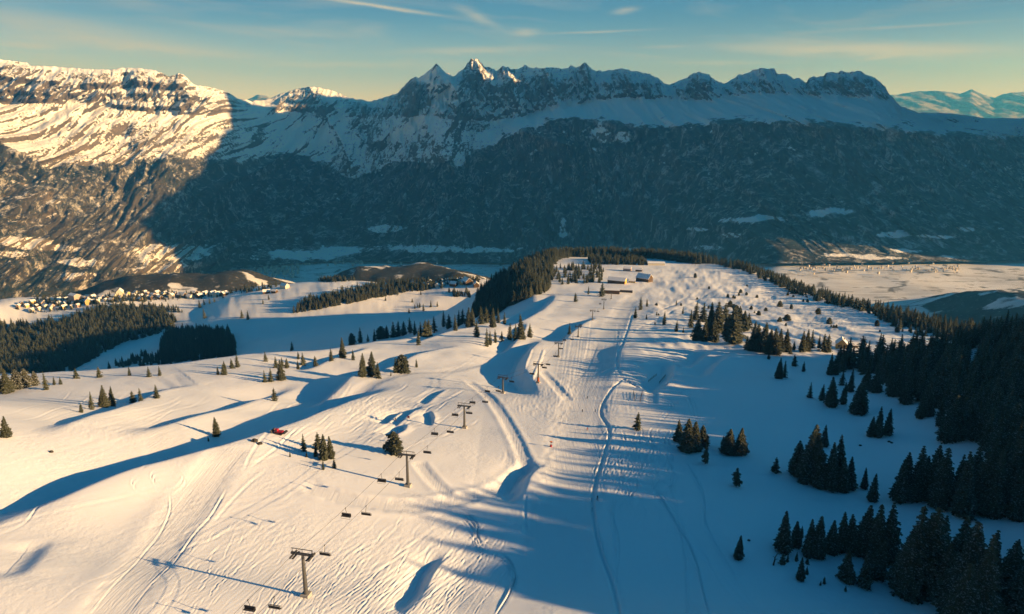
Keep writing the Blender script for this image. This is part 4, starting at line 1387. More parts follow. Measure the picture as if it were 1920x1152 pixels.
def fill_px(poly, n, h0, h1, nv=4, dmin=0):
    """trees over the ground seen inside a pixel polygon"""
    poly = np.array(poly, float)
    out = []
    lo, hi = poly.min(0), poly.max(0)
    tries = 0
    while len(out) < n and tries < n * 30:
        tries += 1
        q = rf.uniform(lo, hi)
        if not inside(np.array([q[0]]), np.array([q[1]]), poly)[0]:
            continue
        p = hit(q[0], q[1])
        if p is None or p[1] < dmin:
            continue
        out.append((p[0], p[1], p[2] - 0.3, rf.uniform(h0, h1) * rf.choice([1.12, 1, 0.85, 0.6]), rf.uniform(0, 6.3), rf.integers(0, nv)))
    return out


def fill_xy(fn, box, n, h0, h1, nv=4):
    out = []
    x0, x1, y0, y1 = box
    tries = 0
    while len(out) < n and tries < 40 * n:
        tries += 1
        x, y = rf.uniform(x0, x1), rf.uniform(y0, y1)
        if not fn(x, y):
            continue
        out.append((x, y, float(ground_z(np.array([x]), np.array([y]))[0]) - 0.3, rf.uniform(h0, h1), rf.uniform(0, 6.3), rf.integers(0, nv)))
    return out


FR = fill_px([(1562, 690), (1600, 672), (1700, 664), (1800, 648), (1920, 618), (1990, 606), (1990, 960), (1900, 930), (1862, 870), (1835, 800), (1790, 780), (1720, 750), (1640, 720)], 760, 12, 20)
hill = lambda x, y: x > 0.80 * y + 8 and x > 150 and y < 640 - 0.25 * x
FR += fill_xy(hill, (150, 640, 110, 560), 900, 13, 22)
forest('right_forest', 'dense dark spruce forest covering the shaded slope at the right edge', FR)


def along_line(P, n, o0, o1, h0, h1, nv=4):
    """trees scattered along a ground line, offset to its right by o0..o1 metres"""
    P = np.asarray(P)[:, :2]
    seg = np.hypot(*np.diff(P, axis=0).T)
    L = np.concatenate([[0], np.cumsum(seg)])
    out = []
    for _ in range(n):
        u = rf.uniform(0, L[-1])
        x, y = np.interp(u, L, P[:, 0]), np.interp(u, L, P[:, 1])
        k = min(np.searchsorted(L, u, 'right') - 1, len(seg) - 1)
        d = (P[k + 1] - P[k]) / seg[k]
        o = rf.uniform(o0, o1)
        x, y = x + d[1] * -o, y - d[0] * -o
        if y < 100:
            continue
        out.append((x, y, float(ground_z(np.array([x]), np.array([y]))[0]) - 0.3, rf.uniform(h0, h1), rf.uniform(0, 6.3), rf.integers(0, nv)))
    return out


FE = along_line(RIGHT[3:], 800, -14, 60, 12, 20)
FE += fill_px([(1640, 585), (1700, 600), (1800, 610), (1920, 612), (1920, 660), (1830, 652), (1780, 640), (1740, 632), (1690, 622), (1650, 600)], 170, 8, 15)
FE += fill_px([(1470, 545), (1500, 540), (1570, 560), (1560, 572), (1500, 558)], 45, 6, 12)
forest('edge_forest', 'dark band of spruces along the far right rim of the plateau', FE)

FK = fill_px([(884, 592), (896, 552), (940, 520), (985, 495), (1020, 474), (1050, 466), (1060, 478), (1035, 500), (1040, 520), (1025, 548), (990, 560), (945, 580), (915, 604)], 1200, 15, 22)
FK += fill_px([(1030, 500), (1060, 502), (1120, 500), (1140, 512), (1135, 530), (1085, 532), (1045, 535)], 95, 12, 18)
FK += along_line(np.vstack([LEFT[-2:], RIGHT[:4]]), 1000, -40, 45, 17, 25)
FK += fill_px([(1100, 486), (1200, 488), (1215, 498), (1110, 496)], 260, 12, 17)
forest('knoll_forest', 'dark spruce forest on the knoll behind the middle station', FK)

FL = fill_px([(0, 612), (60, 614), (130, 602), (180, 582), (230, 577), (290, 582), (330, 602), (325, 617), (270, 634), (230, 642), (190, 667), (140, 692), (110, 715), (60, 705), (0, 700)], 2600, 20, 31, 4, 820)
FL += fill_px([(276, 574), (330, 576), (342, 586), (300, 586)], 40, 14, 20)
forest('basin_forest', 'large dark wood filling the left side of the shaded basin', FL)
FR2 = fill_px([(302, 645), (325, 622), (380, 622), (430, 626), (443, 652), (442, 684), (340, 704), (302, 685)], 760, 22, 31, 4, 760)
forest('round_wood', 'dense rounded dark wood standing apart on the basin floor', FR2)
FS = fill_px([(140, 716), (200, 690), (260, 668), (310, 668), (345, 700), (300, 710), (190, 720)], 90, 14, 22, 4, 800)
FS += fill_px([(130, 718), (300, 706), (480, 668), (560, 655), (480, 680), (300, 712)], 60, 12, 20, 4, 700)
FS += along_line(LEFT[2:7], 26, -70, -26, 6, 11)
forest('young_wood', 'thin scatter of young spruces just behind the left crest', FS)
FB = fill_px([(548, 588), (575, 566), (660, 546), (720, 532), (800, 530), (835, 540), (760, 549), (690, 562), (640, 572), (590, 582)], 700, 18, 26)
FB += fill_px([(595, 527), (640, 518), (705, 518), (700, 525), (620, 530)], 80, 14, 20)
FB += fill_px([(840, 548), (880, 548), (890, 560), (850, 556)], 30, 14, 20)
FB += fill_px([(700, 520), (900, 520), (900, 530), (830, 534), (720, 530)], 120, 14, 20)
FB += fill_px([(60, 560), (420, 545), (520, 530), (520, 540), (420, 556), (60, 578)], 330, 12, 20)
FB += fill_px([(20, 578), (60, 590), (200, 572), (420, 560), (420, 550), (60, 566)], 190, 8, 15)
forest('hedge_wood', 'dark strip of spruces across the far end of the basin', FB)
print('TREES', len(TREES))
# ------------------------------------------------------------------ small builders
class MB:
    """collects boxes, tubes and prisms; build() links them as one mesh object"""

    def __init__(self):
        self.v, self.f = [], []

    def add(self, vs, fs):
        k = len(self.v)
        self.v += [tuple(q) for q in vs]
        self.f += [tuple(k + i for i in q) for q in fs]
        return self

    def box(self, c, s, rz=0.0, ry=0.0, rx=0.0):
        from mathutils import Euler
        R = Euler((rx, ry, rz)).to_matrix()
        vs = []
        for z in (-.5, .5):
            for y in (-.5, .5):
                for x in (-.5, .5):
                    q = R @ Vector((x * s[0], y * s[1], z * s[2]))
                    vs.append((c[0] + q.x, c[1] + q.y, c[2] + q.z))
        return self.add(vs, [(0, 2, 3, 1), (4, 5, 7, 6), (0, 1, 5, 4), (2, 6, 7, 3), (0, 4, 6, 2), (1, 3, 7, 5)])

    def tube(self, pts, rad, k=8, cap=True):
        pts = [Vector(p) for p in pts]
        n = len(pts)
        rads = rad if isinstance(rad, (list, tuple)) else [rad] * n
        vs, fs = [], []
        for i, p in enumerate(pts):
            d = (pts[min(i + 1, n - 1)] - pts[max(i - 1, 0)]).normalized()
            u = d.cross(Vector((0, 0, 1)))
            if u.length < 1e-3:
                u = Vector((1, 0, 0))
            u.normalize()
            w = d.cross(u)
            for j in range(k):
                a = 2 * math.pi * j / k
                vs.append(p + rads[i] * (math.cos(a) * u + math.sin(a) * w))
        for i in range(n - 1):
            for j in range(k):
                fs.append((i * k + j, i * k + (j + 1) % k, (i + 1) * k + (j + 1) % k, (i + 1) * k + j))
        if cap:
            fs.append(tuple(range(k))[::-1])
            fs.append(tuple((n - 1) * k + j for j in range(k)))
        return self.add(vs, fs)

    def prism(self, prof, x0, x1):
        """profile in (y, z) extruded along x"""
        n = len(prof)
        vs = [(x0, y, z) for y, z in prof] + [(x1, y, z) for y, z in prof]
        fs = [tuple(range(n)), tuple(range(2 * n - 1, n - 1, -1))]
        fs += [(i, i + n, (i + 1) % n + n, (i + 1) % n) for i in range(n)]
        return self.add(vs, fs)

    def mesh(self, name, mat):
        me = bpy.data.meshes.new(name)
        me.from_pydata(self.v, [], self.f)
        me.materials.append(mat)
        bm = bmesh.new()
        bm.from_mesh(me)
        bmesh.ops.recalc_face_normals(bm, faces=bm.faces)
        bm.to_mesh(me)
        bm.free()
        return me

    def build(self, name, mat, parent=None):
        return link(name, self.mesh(name, mat), parent)


def link(name, me, parent=None):
    o = bpy.data.objects.new(name, me)
    COL.objects.link(o)
    if parent:
        o.parent = parent
    return o


def thing(name, label, cat, loc, rz=0.0, group=None):
    o = bpy.data.objects.new(name, None)
    COL.objects.link(o)
    o.empty_display_size = 0.5
    o.location = tuple(float(q) for q in loc)
    o.rotation_euler = (0, 0, rz)
    return tag(o, label, cat, group)


def copy_tree(o, parent=None):
    c = o.copy()
    COL.objects.link(c)
    c.parent = parent
    for ch in list(o.children):
        copy_tree(ch, c)
    return c


def plain(name, col, rough=0.7, spec=0.2, metal=0.0, var=0.25, sc=1.5):
    m, nt, b = new_mat(name, rough, spec)
    n1 = noise(nt, mapping(nt, (1, 1, 1)), sc, 4)
    c = mixrgb(nt, n1, [q * (1 - var) for q in col], [q * (1 + var) for q in col])
    nt.links.new(c, b.inputs['Base Color'])
    b.inputs['Metallic'].default_value = metal
    return m


STEEL = plain('galvanised_steel', (0.085, 0.085, 0.085), 0.55, 0.4, 0.3)
DARK = plain('dark_metal', (0.035, 0.035, 0.04), 0.6, 0.3)
SEAT = plain('seat_vinyl', (0.03, 0.03, 0.035), 0.7, 0.2)
CONC = plain('concrete', (0.36, 0.34, 0.31), 0.9, 0.1)
RED = plain('red_paint', (0.36, 0.018, 0.03), 0.4, 0.4, 0, 0.12)
ORANGE = plain('orange_padding', (0.36, 0.10, 0.04), 0.8, 0.1)
GLASS = plain('dark_window_glass', (0.02, 0.03, 0.035), 0.15, 0.6)
WOOD = plain('weathered_timber', (0.10, 0.065, 0.04), 0.85, 0.1, 0, 0.35, 0.8)
LOG = plain('pale_larch_boards', (0.55, 0.36, 0.14), 0.8, 0.1, 0, 0.2)
CREAM = plain('cream_plaster', (0.66, 0.60, 0.48), 0.9, 0.1, 0, 0.12)
OCHRE = plain('ochre_plaster', (0.60, 0.44, 0.18), 0.9, 0.1, 0, 0.12)
ROSE = plain('rose_plaster', (0.50, 0.36, 0.30), 0.9, 0.1, 0, 0.12)
ROOFSNOW = plain('roof_snow', (0.80, 0.80, 0.81), 0.7, 0.2, 0, 0.04, 0.4)
ROCK = plain('bare_rock', (0.06, 0.055, 0.05), 0.9, 0.1, 0, 0.5, 2.0)
HAY = plain('bare_orange_panel', (0.75, 0.40, 0.08), 0.7, 0.2, 0, 0.2)


# ------------------------------------------------------------------ chairlift
TOW = [(574, 1118, 83), (765, 912, 62), (871, 803, 44), (943, 738, 32), (1009, 718, 37), (1047, 670, 28), (1084, 632, 21), (1111, 601, 19), (1132, 580, 19), (1146, 561, 13)]
TLAB = ['nearest lift tower, large on the tracked slope at the bottom', 'second lift tower, in front of the olive conifer', 'third lift tower, with chairs hanging on both sides, in the middle of the slope',
        'fourth lift tower, at the front edge of the blue terrace shadow', 'fifth lift tower, its foot wrapped in orange padding', 'sixth lift tower, above the snowy terraces',
        'seventh lift tower, standing in the small shaded hollow', 'eighth lift tower, at the far rim of the shaded hollow', 'ninth lift tower, on the lit brow below the middle station',
        'last small lift tower, just in front of the middle station']
TP = []
for px, py, h in TOW:
    p = hit(px, py)
    TP.append((p, height_m(p, px, py, h)))


def lift_dir(i):
    a, b = TP[max(i - 1, 0)][0], TP[min(i + 1, len(TP) - 1)][0]
    return math.atan2(b[1] - a[1], b[0] - a[0])


GAUGE = 2.75                                            # half distance between the two ropes
for i, ((p, H), lab) in enumerate(zip(TP, TLAB)):
    rz = lift_dir(i)
    t = thing('lift_tower', 'tall grey ' + lab if i == 0 else lab, 'lift tower', p, rz, 'chairlift towers along the slope')
    # x runs along the lift, y across it
    MB().box((0, 0, 0.15), (2.3, 2.3, 1.5)).build('foundation', CONC, t)
    m = MB().tube([(0, 0, 0.5), (0, 0, H * 0.5), (0, 0, H - 0.9)], [0.62, 0.48, 0.34], 12)
    mast = m.build('mast', STEEL, t)
    if i == 4:
        MB().tube([(0, 0, 0.9), (0, 0, 3.6)], 0.78, 12).build('padding', ORANGE, t)
    MB().tube([(0.55, 0.35, 0.9), (0.42, 0.3, H - 1.2)], 0.05, 4).tube([(0.55, -0.35, 0.9), (0.42, -0.3, H - 1.2)], 0.05, 4).build('ladder', DARK, mast)
    MB().box((0, 0, H - 0.7), (0.55, 2 * GAUGE + 1.2, 0.55)).build('crossarm', STEEL, t)
    lf = MB()
    for y in (-1, 1):
        lf.tube([(0, y * (GAUGE + 0.2), H - 0.4), (0, y * (GAUGE + 0.2), H + 0.75)], 0.09, 5)
    lf.tube([(0, -GAUGE - 0.4, H + 0.75), (0, GAUGE + 0.4, H + 0.75)], 0.11, 5).tube([(0, 0, H - 0.4), (0, 0, H + 0.75)], 0.08, 5)
    lf.build('lifting_frame', DARK, t)
    for y in (-1, 1):
        b = MB()
        b.box((0, y * GAUGE, H - 1.05), (3.6, 0.16, 0.34)).box((0, y * GAUGE, H - 0.85), (0.3, 0.3, 0.5))
        sa = b.build('sheave_assembly', DARK, t)
        w = MB()
        for k in range(8):
            x = -1.6 + k * 0.457
            w.tube([(x, y * GAUGE - 0.13, H - 1.32), (x, y * GAUGE + 0.13, H - 1.32)], 0.2, 8)
        w.build('sheave_wheel', DARK, sa)
        c = MB().box((0, y * (GAUGE - 0.75), H - 1.35), (3.6, 0.6, 0.08))
        for x in (-1.75, 0, 1.75):
            c.tube([(x, y * (GAUGE - 1.02), H - 1.3), (x, y * (GAUGE - 1.02), H - 0.3)], 0.04, 4)
        c.tube([(-1.8, y * (GAUGE - 1.02), H - 0.3), (1.8, y * (GAUGE - 1.02), H - 0.3)], 0.04, 4)
        c.build('catwalk', STEEL, t)

# ropes: one object per side, from tower to tower with a little sag
ROPE = {}
first = np.array([TP[0][0][0] - 22, TP[0][0][1] - 72, TP[0][0][2] + 14])
for sd, nm in ((-1, 'right'), (1, 'left')):
    pts = []
    for i in range(len(TP)):
        p, H = TP[i]
        rz = lift_dir(i)
        pts.append(np.array([p[0] - math.sin(rz) * sd * GAUGE, p[1] + math.cos(rz) * sd * GAUGE, p[2] + H - 1.1]))
    r0 = lift_dir(0)
    pts = [first + np.array([-math.sin(r0) * sd * GAUGE, math.cos(r0) * sd * GAUGE, 0])] + pts
    path = []
    for a, b in zip(pts[:-1], pts[1:]):
        L = np.linalg.norm(b - a)
        for u in np.linspace(0, 1, 13)[:-1]:
            path.append(a + (b - a) * u - np.array([0, 0, 4 * u * (1 - u) * L * 0.012]))
    path.append(pts[-1])
    ROPE[sd] = np.array(path)
    o = MB().tube(path, 0.045, 5, False).build('haul_rope', DARK)
    tag(o, 'thin steel haul rope on the %s side of the lift towers' % nm, 'lift rope')


def chair_parts():
    t = thing('lift_chair', 'six seat lift chair', 'lift chair', (0, 0, 0))
    # x along the lift (chair faces -x or +x), y across; origin at the rope
    MB().tube([(0, 0, 0.15), (0, 0, -0.5), (-0.35, 0, -1.3), (-0.42, 0, -2.0)], 0.07, 6).box((0, 0, 0.02), (0.5, 0.16, 0.22)).build('hanger', DARK, t)
    fr = MB().tube([(-0.42, -1.55, -2.0), (-0.42, 1.55, -2.0)], 0.07, 6)
    for y in (-1.55, 1.55):
        fr.tube([(-0.42, y, -2.0), (-0.45, y, -2.9), (0.25, y, -3.05)], 0.05, 5)
    frame = fr.build('frame', STEEL, t)
    s = MB()
    bk = MB()
    for k in range(6):
        y = -1.3 + k * 0.52
        s.box((-0.08, y, -2.98), (0.62, 0.47, 0.13), 0, -0.08)
        bk.box((-0.43, y, -2.55), (0.12, 0.47, 0.75), 0, -0.14)
    s.build('seat', SEAT, t)
    bk.build('backrest', SEAT, t)
    b = MB().tube([(0.35, -1.5, -2.55), (0.35, 1.5, -2.55)], 0.045, 5)
    for y in (-1.5, 1.5):
        b.tube([(-0.42, y, -2.05), (0.35, y, -2.55), (0.45, y, -3.45)], 0.04, 5)
    b.tube([(0.45, -1.4, -3.45), (0.45, 1.4, -3.45)], 0.045, 5)
    b.build('safety_bar', STEEL, t)
    return t


def project(P):
    P = np.asarray(P, float)
    e, a = P[..., 2] / P[..., 1], P[..., 0] / P[..., 1]
    v = (e * CP + SP) / (e * SP - CP)
    return 960 + a * (CP - v * SP) * F, 576 + v * F


CH = [(609, 1040, 'lift chair just right of the nearest tower head'), (454, 1134, 'lift chair at the bottom edge, left of the other low one'), (509, 1132, 'lift chair at the bottom edge beside the nearest tower foot'),
      (647, 969, 'left chair of the pair between the first and second towers'), (687, 964, 'right chair of the pair between the first and second towers'), (715, 902, 'faint chair left of the second tower, over its shadow'),
      (750, 899, 'dark chair hanging close to the left of the second tower mast'), (802, 850, 'lift chair up right of the second tower head'), (845, 812, 'dark chair below left of the third tower foot'),
      (815, 815, 'pale chair left of the dark one below the third tower'), (853, 779, 'chair on the left rope beside the third tower'), (881, 777, 'chair on the right rope beside the third tower'),
      (885, 756, 'pale chair above the third tower head'), (910, 754, 'dark chair over the curved cat road'), (913, 735, 'chair left of the fourth tower mast'), (935, 735, 'chair close beside the fourth tower mast'),
      (959, 715, 'chair right of the fourth tower head'), (998, 703, 'chair left of the padded fifth tower'), (1026, 682, 'chair right of the fifth tower head'), (1025, 695, 'lower chair right of the fifth tower mast'),
      (1040, 667, 'chair beside the sixth tower mast'), (1052, 654, 'chair right of the sixth tower head'), (1060, 641, 'chair above the sixth tower, first of the far chairs'), (1072, 636, 'chair below the seventh tower'),
      (1090, 613, 'chair between the seventh and eighth towers'), (1120, 583, 'left chair near the ninth tower'), (1126, 571, 'chair above the ninth tower head')]
proto = chair_parts()
used = []
for i, (px, py, lab) in enumerate(CH):
    best = None
    for sd, path in ROPE.items():
        dense = np.vstack([a + (b - a) * u for a, b in zip(path[:-1], path[1:]) for u in np.linspace(0, 1, 8, endpoint=False)[:, None, None]] if False else
                          [path[:-1] + (path[1:] - path[:-1]) * u for u in np.linspace(0, 1, 8, endpoint=False)])
        qx, qy = project(dense - np.array([0, 0, 2.9]))
        d = np.hypot(qx - px, qy - py)
        for k in np.argsort(d)[:60]:
            if all(np.linalg.norm(dense[k] - u) > 6 for u in used):
                if best is None or d[k] < best[0]:
                    best = (d[k], dense[k], sd)
                break
    c = proto if i == 0 else copy_tree(proto)
    used.append(best[1])
    j = int(np.argmin([np.linalg.norm(best[1] - q[0]) for q in TP]))
    c.location = tuple(best[1])
    c.rotation_euler = (0, 0, lift_dir(j) + (math.pi if best[2] > 0 else 0))
    tag(c, lab, 'lift chair', 'chairs of the chairlift')


# ------------------------------------------------------------------ buildings
def house(px, py, w, d, h, rh, rz, wall, label, cat='house', name='chalet', group=None, detail=0, chim=False, p=None, over=0.5, gable=None, flat=False):
    """gabled house, ridge along local x; w = length along x, d = depth along y"""
    if p is None:
        p = hit(px, py)
    if p is None:
        return None
    t = thing(name, label, cat, p, rz, group)
    if flat:
        MB().box((0, 0, h / 2 - 0.8), (w, d, h + 1.6)).build('wall', wall, t)
        roof = MB().box((0, 0, h + 0.25), (w + 2 * over, d + 2 * over, 0.5)).build('roof', ROOFSNOW, t)
    else:
        prof = [(-d / 2, -1.6), (d / 2, -1.6), (d / 2, h), (0, h + rh), (-d / 2, h)]
        MB().prism(prof, -w / 2, w / 2).build('wall', wall, t)
        sl = math.hypot(d / 2, rh)
        k = (d / 2 + over) / (d / 2)
        r = MB()
        for s in (-1, 1):
            y1, z1 = s * d / 2 * k, h + rh - rh * k
            q = [(0, h + rh + 0.02), (y1, z1 + 0.02), (y1, z1 + 0.55), (0, h + rh + 0.6)]
            r.prism(q if s > 0 else q[::-1], -w / 2 - over, w / 2 + over)
        roof = r.build('roof', ROOFSNOW, t)
    if gable:
        MB().prism([(-d / 2 + 0.3, 0.3), (d / 2 - 0.3, 0.3), (d / 2 - 0.3, h), (0, h + rh - 0.4), (-d / 2 + 0.3, h)], w / 2 + 0.003, w / 2 + 0.15).build('gable_front', gable, t)
    if chim:
        MB().box((w * 0.2, d * 0.15, h + rh * 0.8 + 0.7), (0.9, 0.9, 2.2)).build('chimney', CONC, roof)
    if detail:
        n = max(2, int(w / 3.2))
        rows = max(1, int(h / 3.2))
        for s in (-1, 1):
            for j in range(rows):
                for k in range(n):
                    x = -w / 2 + (k + 0.5) * w / n
                    fo = MB().box((x, s * (d / 2 + 0.05), 1.7 + j * 3.0), (1.5, 0.1, 1.4)).build('window', WOOD, t)
                    MB().box((x, s * (d / 2 + 0.11), 1.7 + j * 3.0), (1.25, 0.06, 1.15)).build('pane', GLASS, fo)
        off = w / 2 + (0.2 if gable else 0.05)
        for s in (1, -1):
            for k in range(max(1, int(d / 4))):
                y = -d / 2 + (k + 0.5) * d / max(1, int(d / 4))
                fo = MB().box((s * off, y, h * 0.62), (0.12, 1.6, 1.4)).build('window', WOOD, t)
                MB().box((s * (off + 0.07), y, h * 0.62), (0.06, 1.3, 1.15)).build('pane', GLASS, fo)
        dr = MB().box((off, 0.0, 1.1), (0.14, 1.3, 2.2)).build('door', WOOD, t)
        MB().box((off + 0.1, 0.45, 1.1), (0.06, 0.12, 0.12)).build('handle', DARK, dr)
    return t


R = math.radians
house(1208, 527, 24, 17, 6.0, 6.5, R(-38), WOOD, 'big mountain restaurant with a broad snow roof, right end of the station', 'restaurant', 'mountain_restaurant', detail=1, chim=True)
house(1157, 531, 30, 13, 5.5, 4.2, R(-24), WOOD, 'long dark lodge with a glowing orange boarded gable end', 'lodge', 'mountain_lodge', detail=1, gable=HAY)
house(1185, 530, 11, 8, 3.2, 2.2, R(-15), OCHRE, 'small annex with a yellow end between the lodge and the restaurant', 'annex', 'lodge_annex', detail=1)
house(1147, 550, 24, 14, 6.0, 0, R(-10), WOOD, 'flat roofed lift station with deep snow on top, below the lodge', 'lift station', 'lift_station', flat=True, detail=1)
house(1174, 548, 20, 9, 4.2, 0, R(-10), DARK, 'low flat roofed shed right of the lift station', 'shed', 'flat_shed', flat=True)
house(1176, 508, 14, 10, 5.0, 3.0, R(-20), ROSE, 'pinkish house among the spruces behind the lodge', 'house', 'chalet', detail=0)
house(1198, 509, 12, 8, 3.6, 2.4, R(-20), WOOD, 'small barn behind the big restaurant', 'barn', 'barn')
house(1230, 497, 34, 12, 4.5, 2.0, R(-4), CREAM, 'long low pale building under the trees at the far rim', 'building', 'long_building')
house(1577, 652, 8.5, 8.5, 4.0, 4.2, R(-112), LOG, 'sunlit pale log hut with snow roof beside the dark wood', 'hut', 'log_hut', detail=1, chim=True)
house(1599, 651, 6.5, 5, 2.4, 1.6, R(-10), WOOD, 'small dark woodshed right of the log hut', 'shed', 'woodshed')
house(1622, 668, 8, 6, 3.0, 2.4, R(-60), ROSE, 'snow roofed hut half hidden in the edge of the right forest', 'hut', 'forest_hut')
# farm on the basin rim
house(534, 540, 24, 16, 8, 7, R(-30), CREAM, 'sunlit farmhouse on the rim of the basin', 'farmhouse', 'farmhouse', chim=True)
house(500, 550, 22, 14, 6, 6, R(20), WOOD, 'dark barn left below the farmhouse', 'barn', 'barn')
house(515, 549, 16, 12, 6, 5, R(-20), WOOD, 'dark barn right below the farmhouse', 'barn', 'barn')
house(876, 532, 30, 24, 9, 10, R(-60), WOOD, 'large dark chalet with white roof at the upper end of the basin', 'chalet', 'chalet')
house(851, 536, 22, 16, 7, 7, R(-30), WOOD, 'dark chalet left of the large one at the upper basin end', 'chalet', 'chalet')
house(893, 537, 20, 16, 7, 7, R(-80), WOOD, 'dark chalet right of the large one, against the knoll forest', 'chalet', 'chalet')
# the villages
rv = random.Random(17)
house(141, 566, 34, 20, 22, 5, R(-30), ROSE, 'tall brownish hotel standing above the sunlit village', 'hotel', 'hotel', detail=0)
house(226, 556, 26, 18, 16, 9, R(-70), CREAM, 'tallest white house in the middle of the sunlit village', 'house', 'chalet')
house(166, 570, 24, 16, 12, 7, R(-60), OCHRE, 'yellow gabled house right of the village hotel', 'house', 'chalet')
spots = []
WALLNAME = {'cream_plaster': 'cream walled', 'ochre_plaster': 'yellowish', 'weathered_timber': 'dark timber', 'rose_plaster': 'pinkish brown'}


def village(poly, n, mats, label, group, w0, w1, gap, walls=(6, 9)):
    poly = np.array(poly, float)
    lo, hi = poly.min(0), poly.max(0)
    k = tries = 0
    while k < n and tries < 4000:
        tries += 1
        q = (rv.uniform(lo[0], hi[0]), rv.uniform(lo[1], hi[1]))
        if not inside(np.array([q[0]]), np.array([q[1]]), poly)[0]:
            continue
        p = hit(*q)
        if p is None or any(math.hypot(p[0] - s[0], p[1] - s[1]) < gap for s in spots):
            continue
        spots.append(p)
        w = rv.uniform(w0, w1)
        mt = rv.choice(mats)
        house(0, 0, w, w * rv.uniform(0.65, 0.9), rv.uniform(*walls), w * rv.uniform(0.22, 0.32), R(rv.choice([-25, -35, -110, -100]) + rv.uniform(-12, 12)), mt, WALLNAME[mt.name] + ' ' + label, 'house', 'chalet', group, p=p, over=1.0)
        k += 1


village([(18, 575), (60, 584), (128, 580), (160, 574), (215, 566), (215, 556), (160, 560), (100, 562), (60, 568)], 44, [CREAM, CREAM, OCHRE, WOOD, ROSE], 'snow roofed house in the sunlit village on the far left', 'houses of the sunlit village', 9, 15, 17)
village([(215, 566), (300, 562), (330, 560), (330, 552), (260, 550), (215, 553)], 22, [CREAM, WOOD, ROSE, OCHRE], 'house in the right half of the left village row', 'houses of the right village half', 9, 15, 18)
village([(330, 562), (420, 557), (425, 549), (330, 552)], 11, [WOOD, WOOD, CREAM], 'snow roofed house at the shaded end of the village', 'houses of the shaded village end', 18, 28, 30)
village([(770, 537), (812, 539), (868, 534), (868, 525), (820, 525), (775, 528)], 30, [CREAM, CREAM, ROSE, OCHRE], 'house in the small bright village behind the dark basin wood', 'houses of the far bright village', 9, 15, 17)

# towns on the valley floor: specks at this distance, one mass
def far_town():
    r = np.random.default_rng(12)
    mb = MB()
    for (x0, x1, y0, y1, n) in ((380, 560, 494, 520, 330), (480, 740, 474, 496, 230), (560, 900, 476, 494, 120), (1500, 1800, 496, 512, 120), (250, 400, 490, 512, 60), (1180, 1330, 462, 480, 14)):
        for _ in range(n):
            px, py = r.uniform(x0, x1), r.normal((y0 + y1) / 2, (y1 - y0) / 4)
            a, e = ray(px, py)
            zf = -1096.0 + 390 * float(sstep(0.14, 0.41, a))
            Y = zf / e
            w = r.uniform(9, 18) * (Y / 5600) ** 1.3
            mb.box((a * Y, Y, zf + 2), (w, w * r.uniform(0.6, 1), w * r.uniform(0.9, 1.4)), r.uniform(0, 3))
    o = mb.build('far_town', plain('far_house_walls', (0.55, 0.50, 0.44), 0.9, 0.1, 0, 0.5, 0.02))
    tag(o, 'tiny pale houses of the towns on the valley floor', 'town', kind='stuff')


far_town()


# ------------------------------------------------------------------ machines and small things on the snow
def groomer():
    p = hit(523, 814)
    t = thing('snow_groomer', 'red snow groomer with raised blade parked on the brow left of the small spruces', 'snow groomer', p + np.array([0, 0, 0.02]), R(170))
    t.scale = (0.8, 0.8, 0.8)
    for s in (-1, 1):
        tr = MB()
        prof = [(-2.6, 0.35), (-2.2, 0.0), (2.0, 0.0), (2.6, 0.5), (2.2, 0.95), (-2.2, 0.95)]
        n = len(prof)
        vs = [(x, s * 0.75, z) for x, z in prof] + [(x, s * 1.95, z) for x, z in prof]
        tr.add(vs, [tuple(range(n)), tuple(range(2 * n - 1, n - 1, -1))] + [(i, i + n, (i + 1) % n + n, (i + 1) % n) for i in range(n)])
        tk = tr.build('track', DARK, t)
        g = MB()
        for k in range(9):
            g.box((-2.1 + k * 0.52, s * 1.35, 0.98), (0.12, 1.24, 0.08))
        g.build('grouser', STEEL, tk)
    body = MB().box((-0.9, 0, 1.35), (3.2, 2.2, 0.9)).box((0.9, 0, 1.1), (1.6, 1.9, 0.6)).build('body', RED, t)
    cab = MB().prism([(-1.05, 1.4), (1.05, 1.4), (0.9, 2.75), (-0.9, 2.75)], 0.3, 2.0).build('cab', RED, t)
    w = MB().box((2.02, 0, 2.1), (0.06, 1.7, 0.95), 0, -0.05)
    for s in (-1, 1):
        w.box((1.15, s * 1.0, 2.1), (1.3, 0.06, 0.8), 0, 0, s * 0.11)
    w.build('window', GLASS, cab)
    MB().box((3.4, 0, 1.6), (0.25, 4.4, 1.5), 0, 0.35).box((2.7, 0.7, 1.0), (1.3, 0.2, 0.25)).box((2.7, -0.7, 1.0), (1.3, 0.2, 0.25)).build('blade', DARK, t)
    MB().box((-3.4, 0, 1.3), (1.0, 4.2, 0.5)).box((-4.1, 0, 1.1), (0.5, 4.2, 0.12)).box((-2.9, 0, 1.2), (0.9, 0.4, 0.3)).build('tiller', DARK, t)
    for s in (-1, 1):
        MB().tube([(2.0, s * 0.7, 2.8), (2.15, s * 0.7, 2.8)], 0.11, 8).build('headlight', CREAM, cab)


groomer()


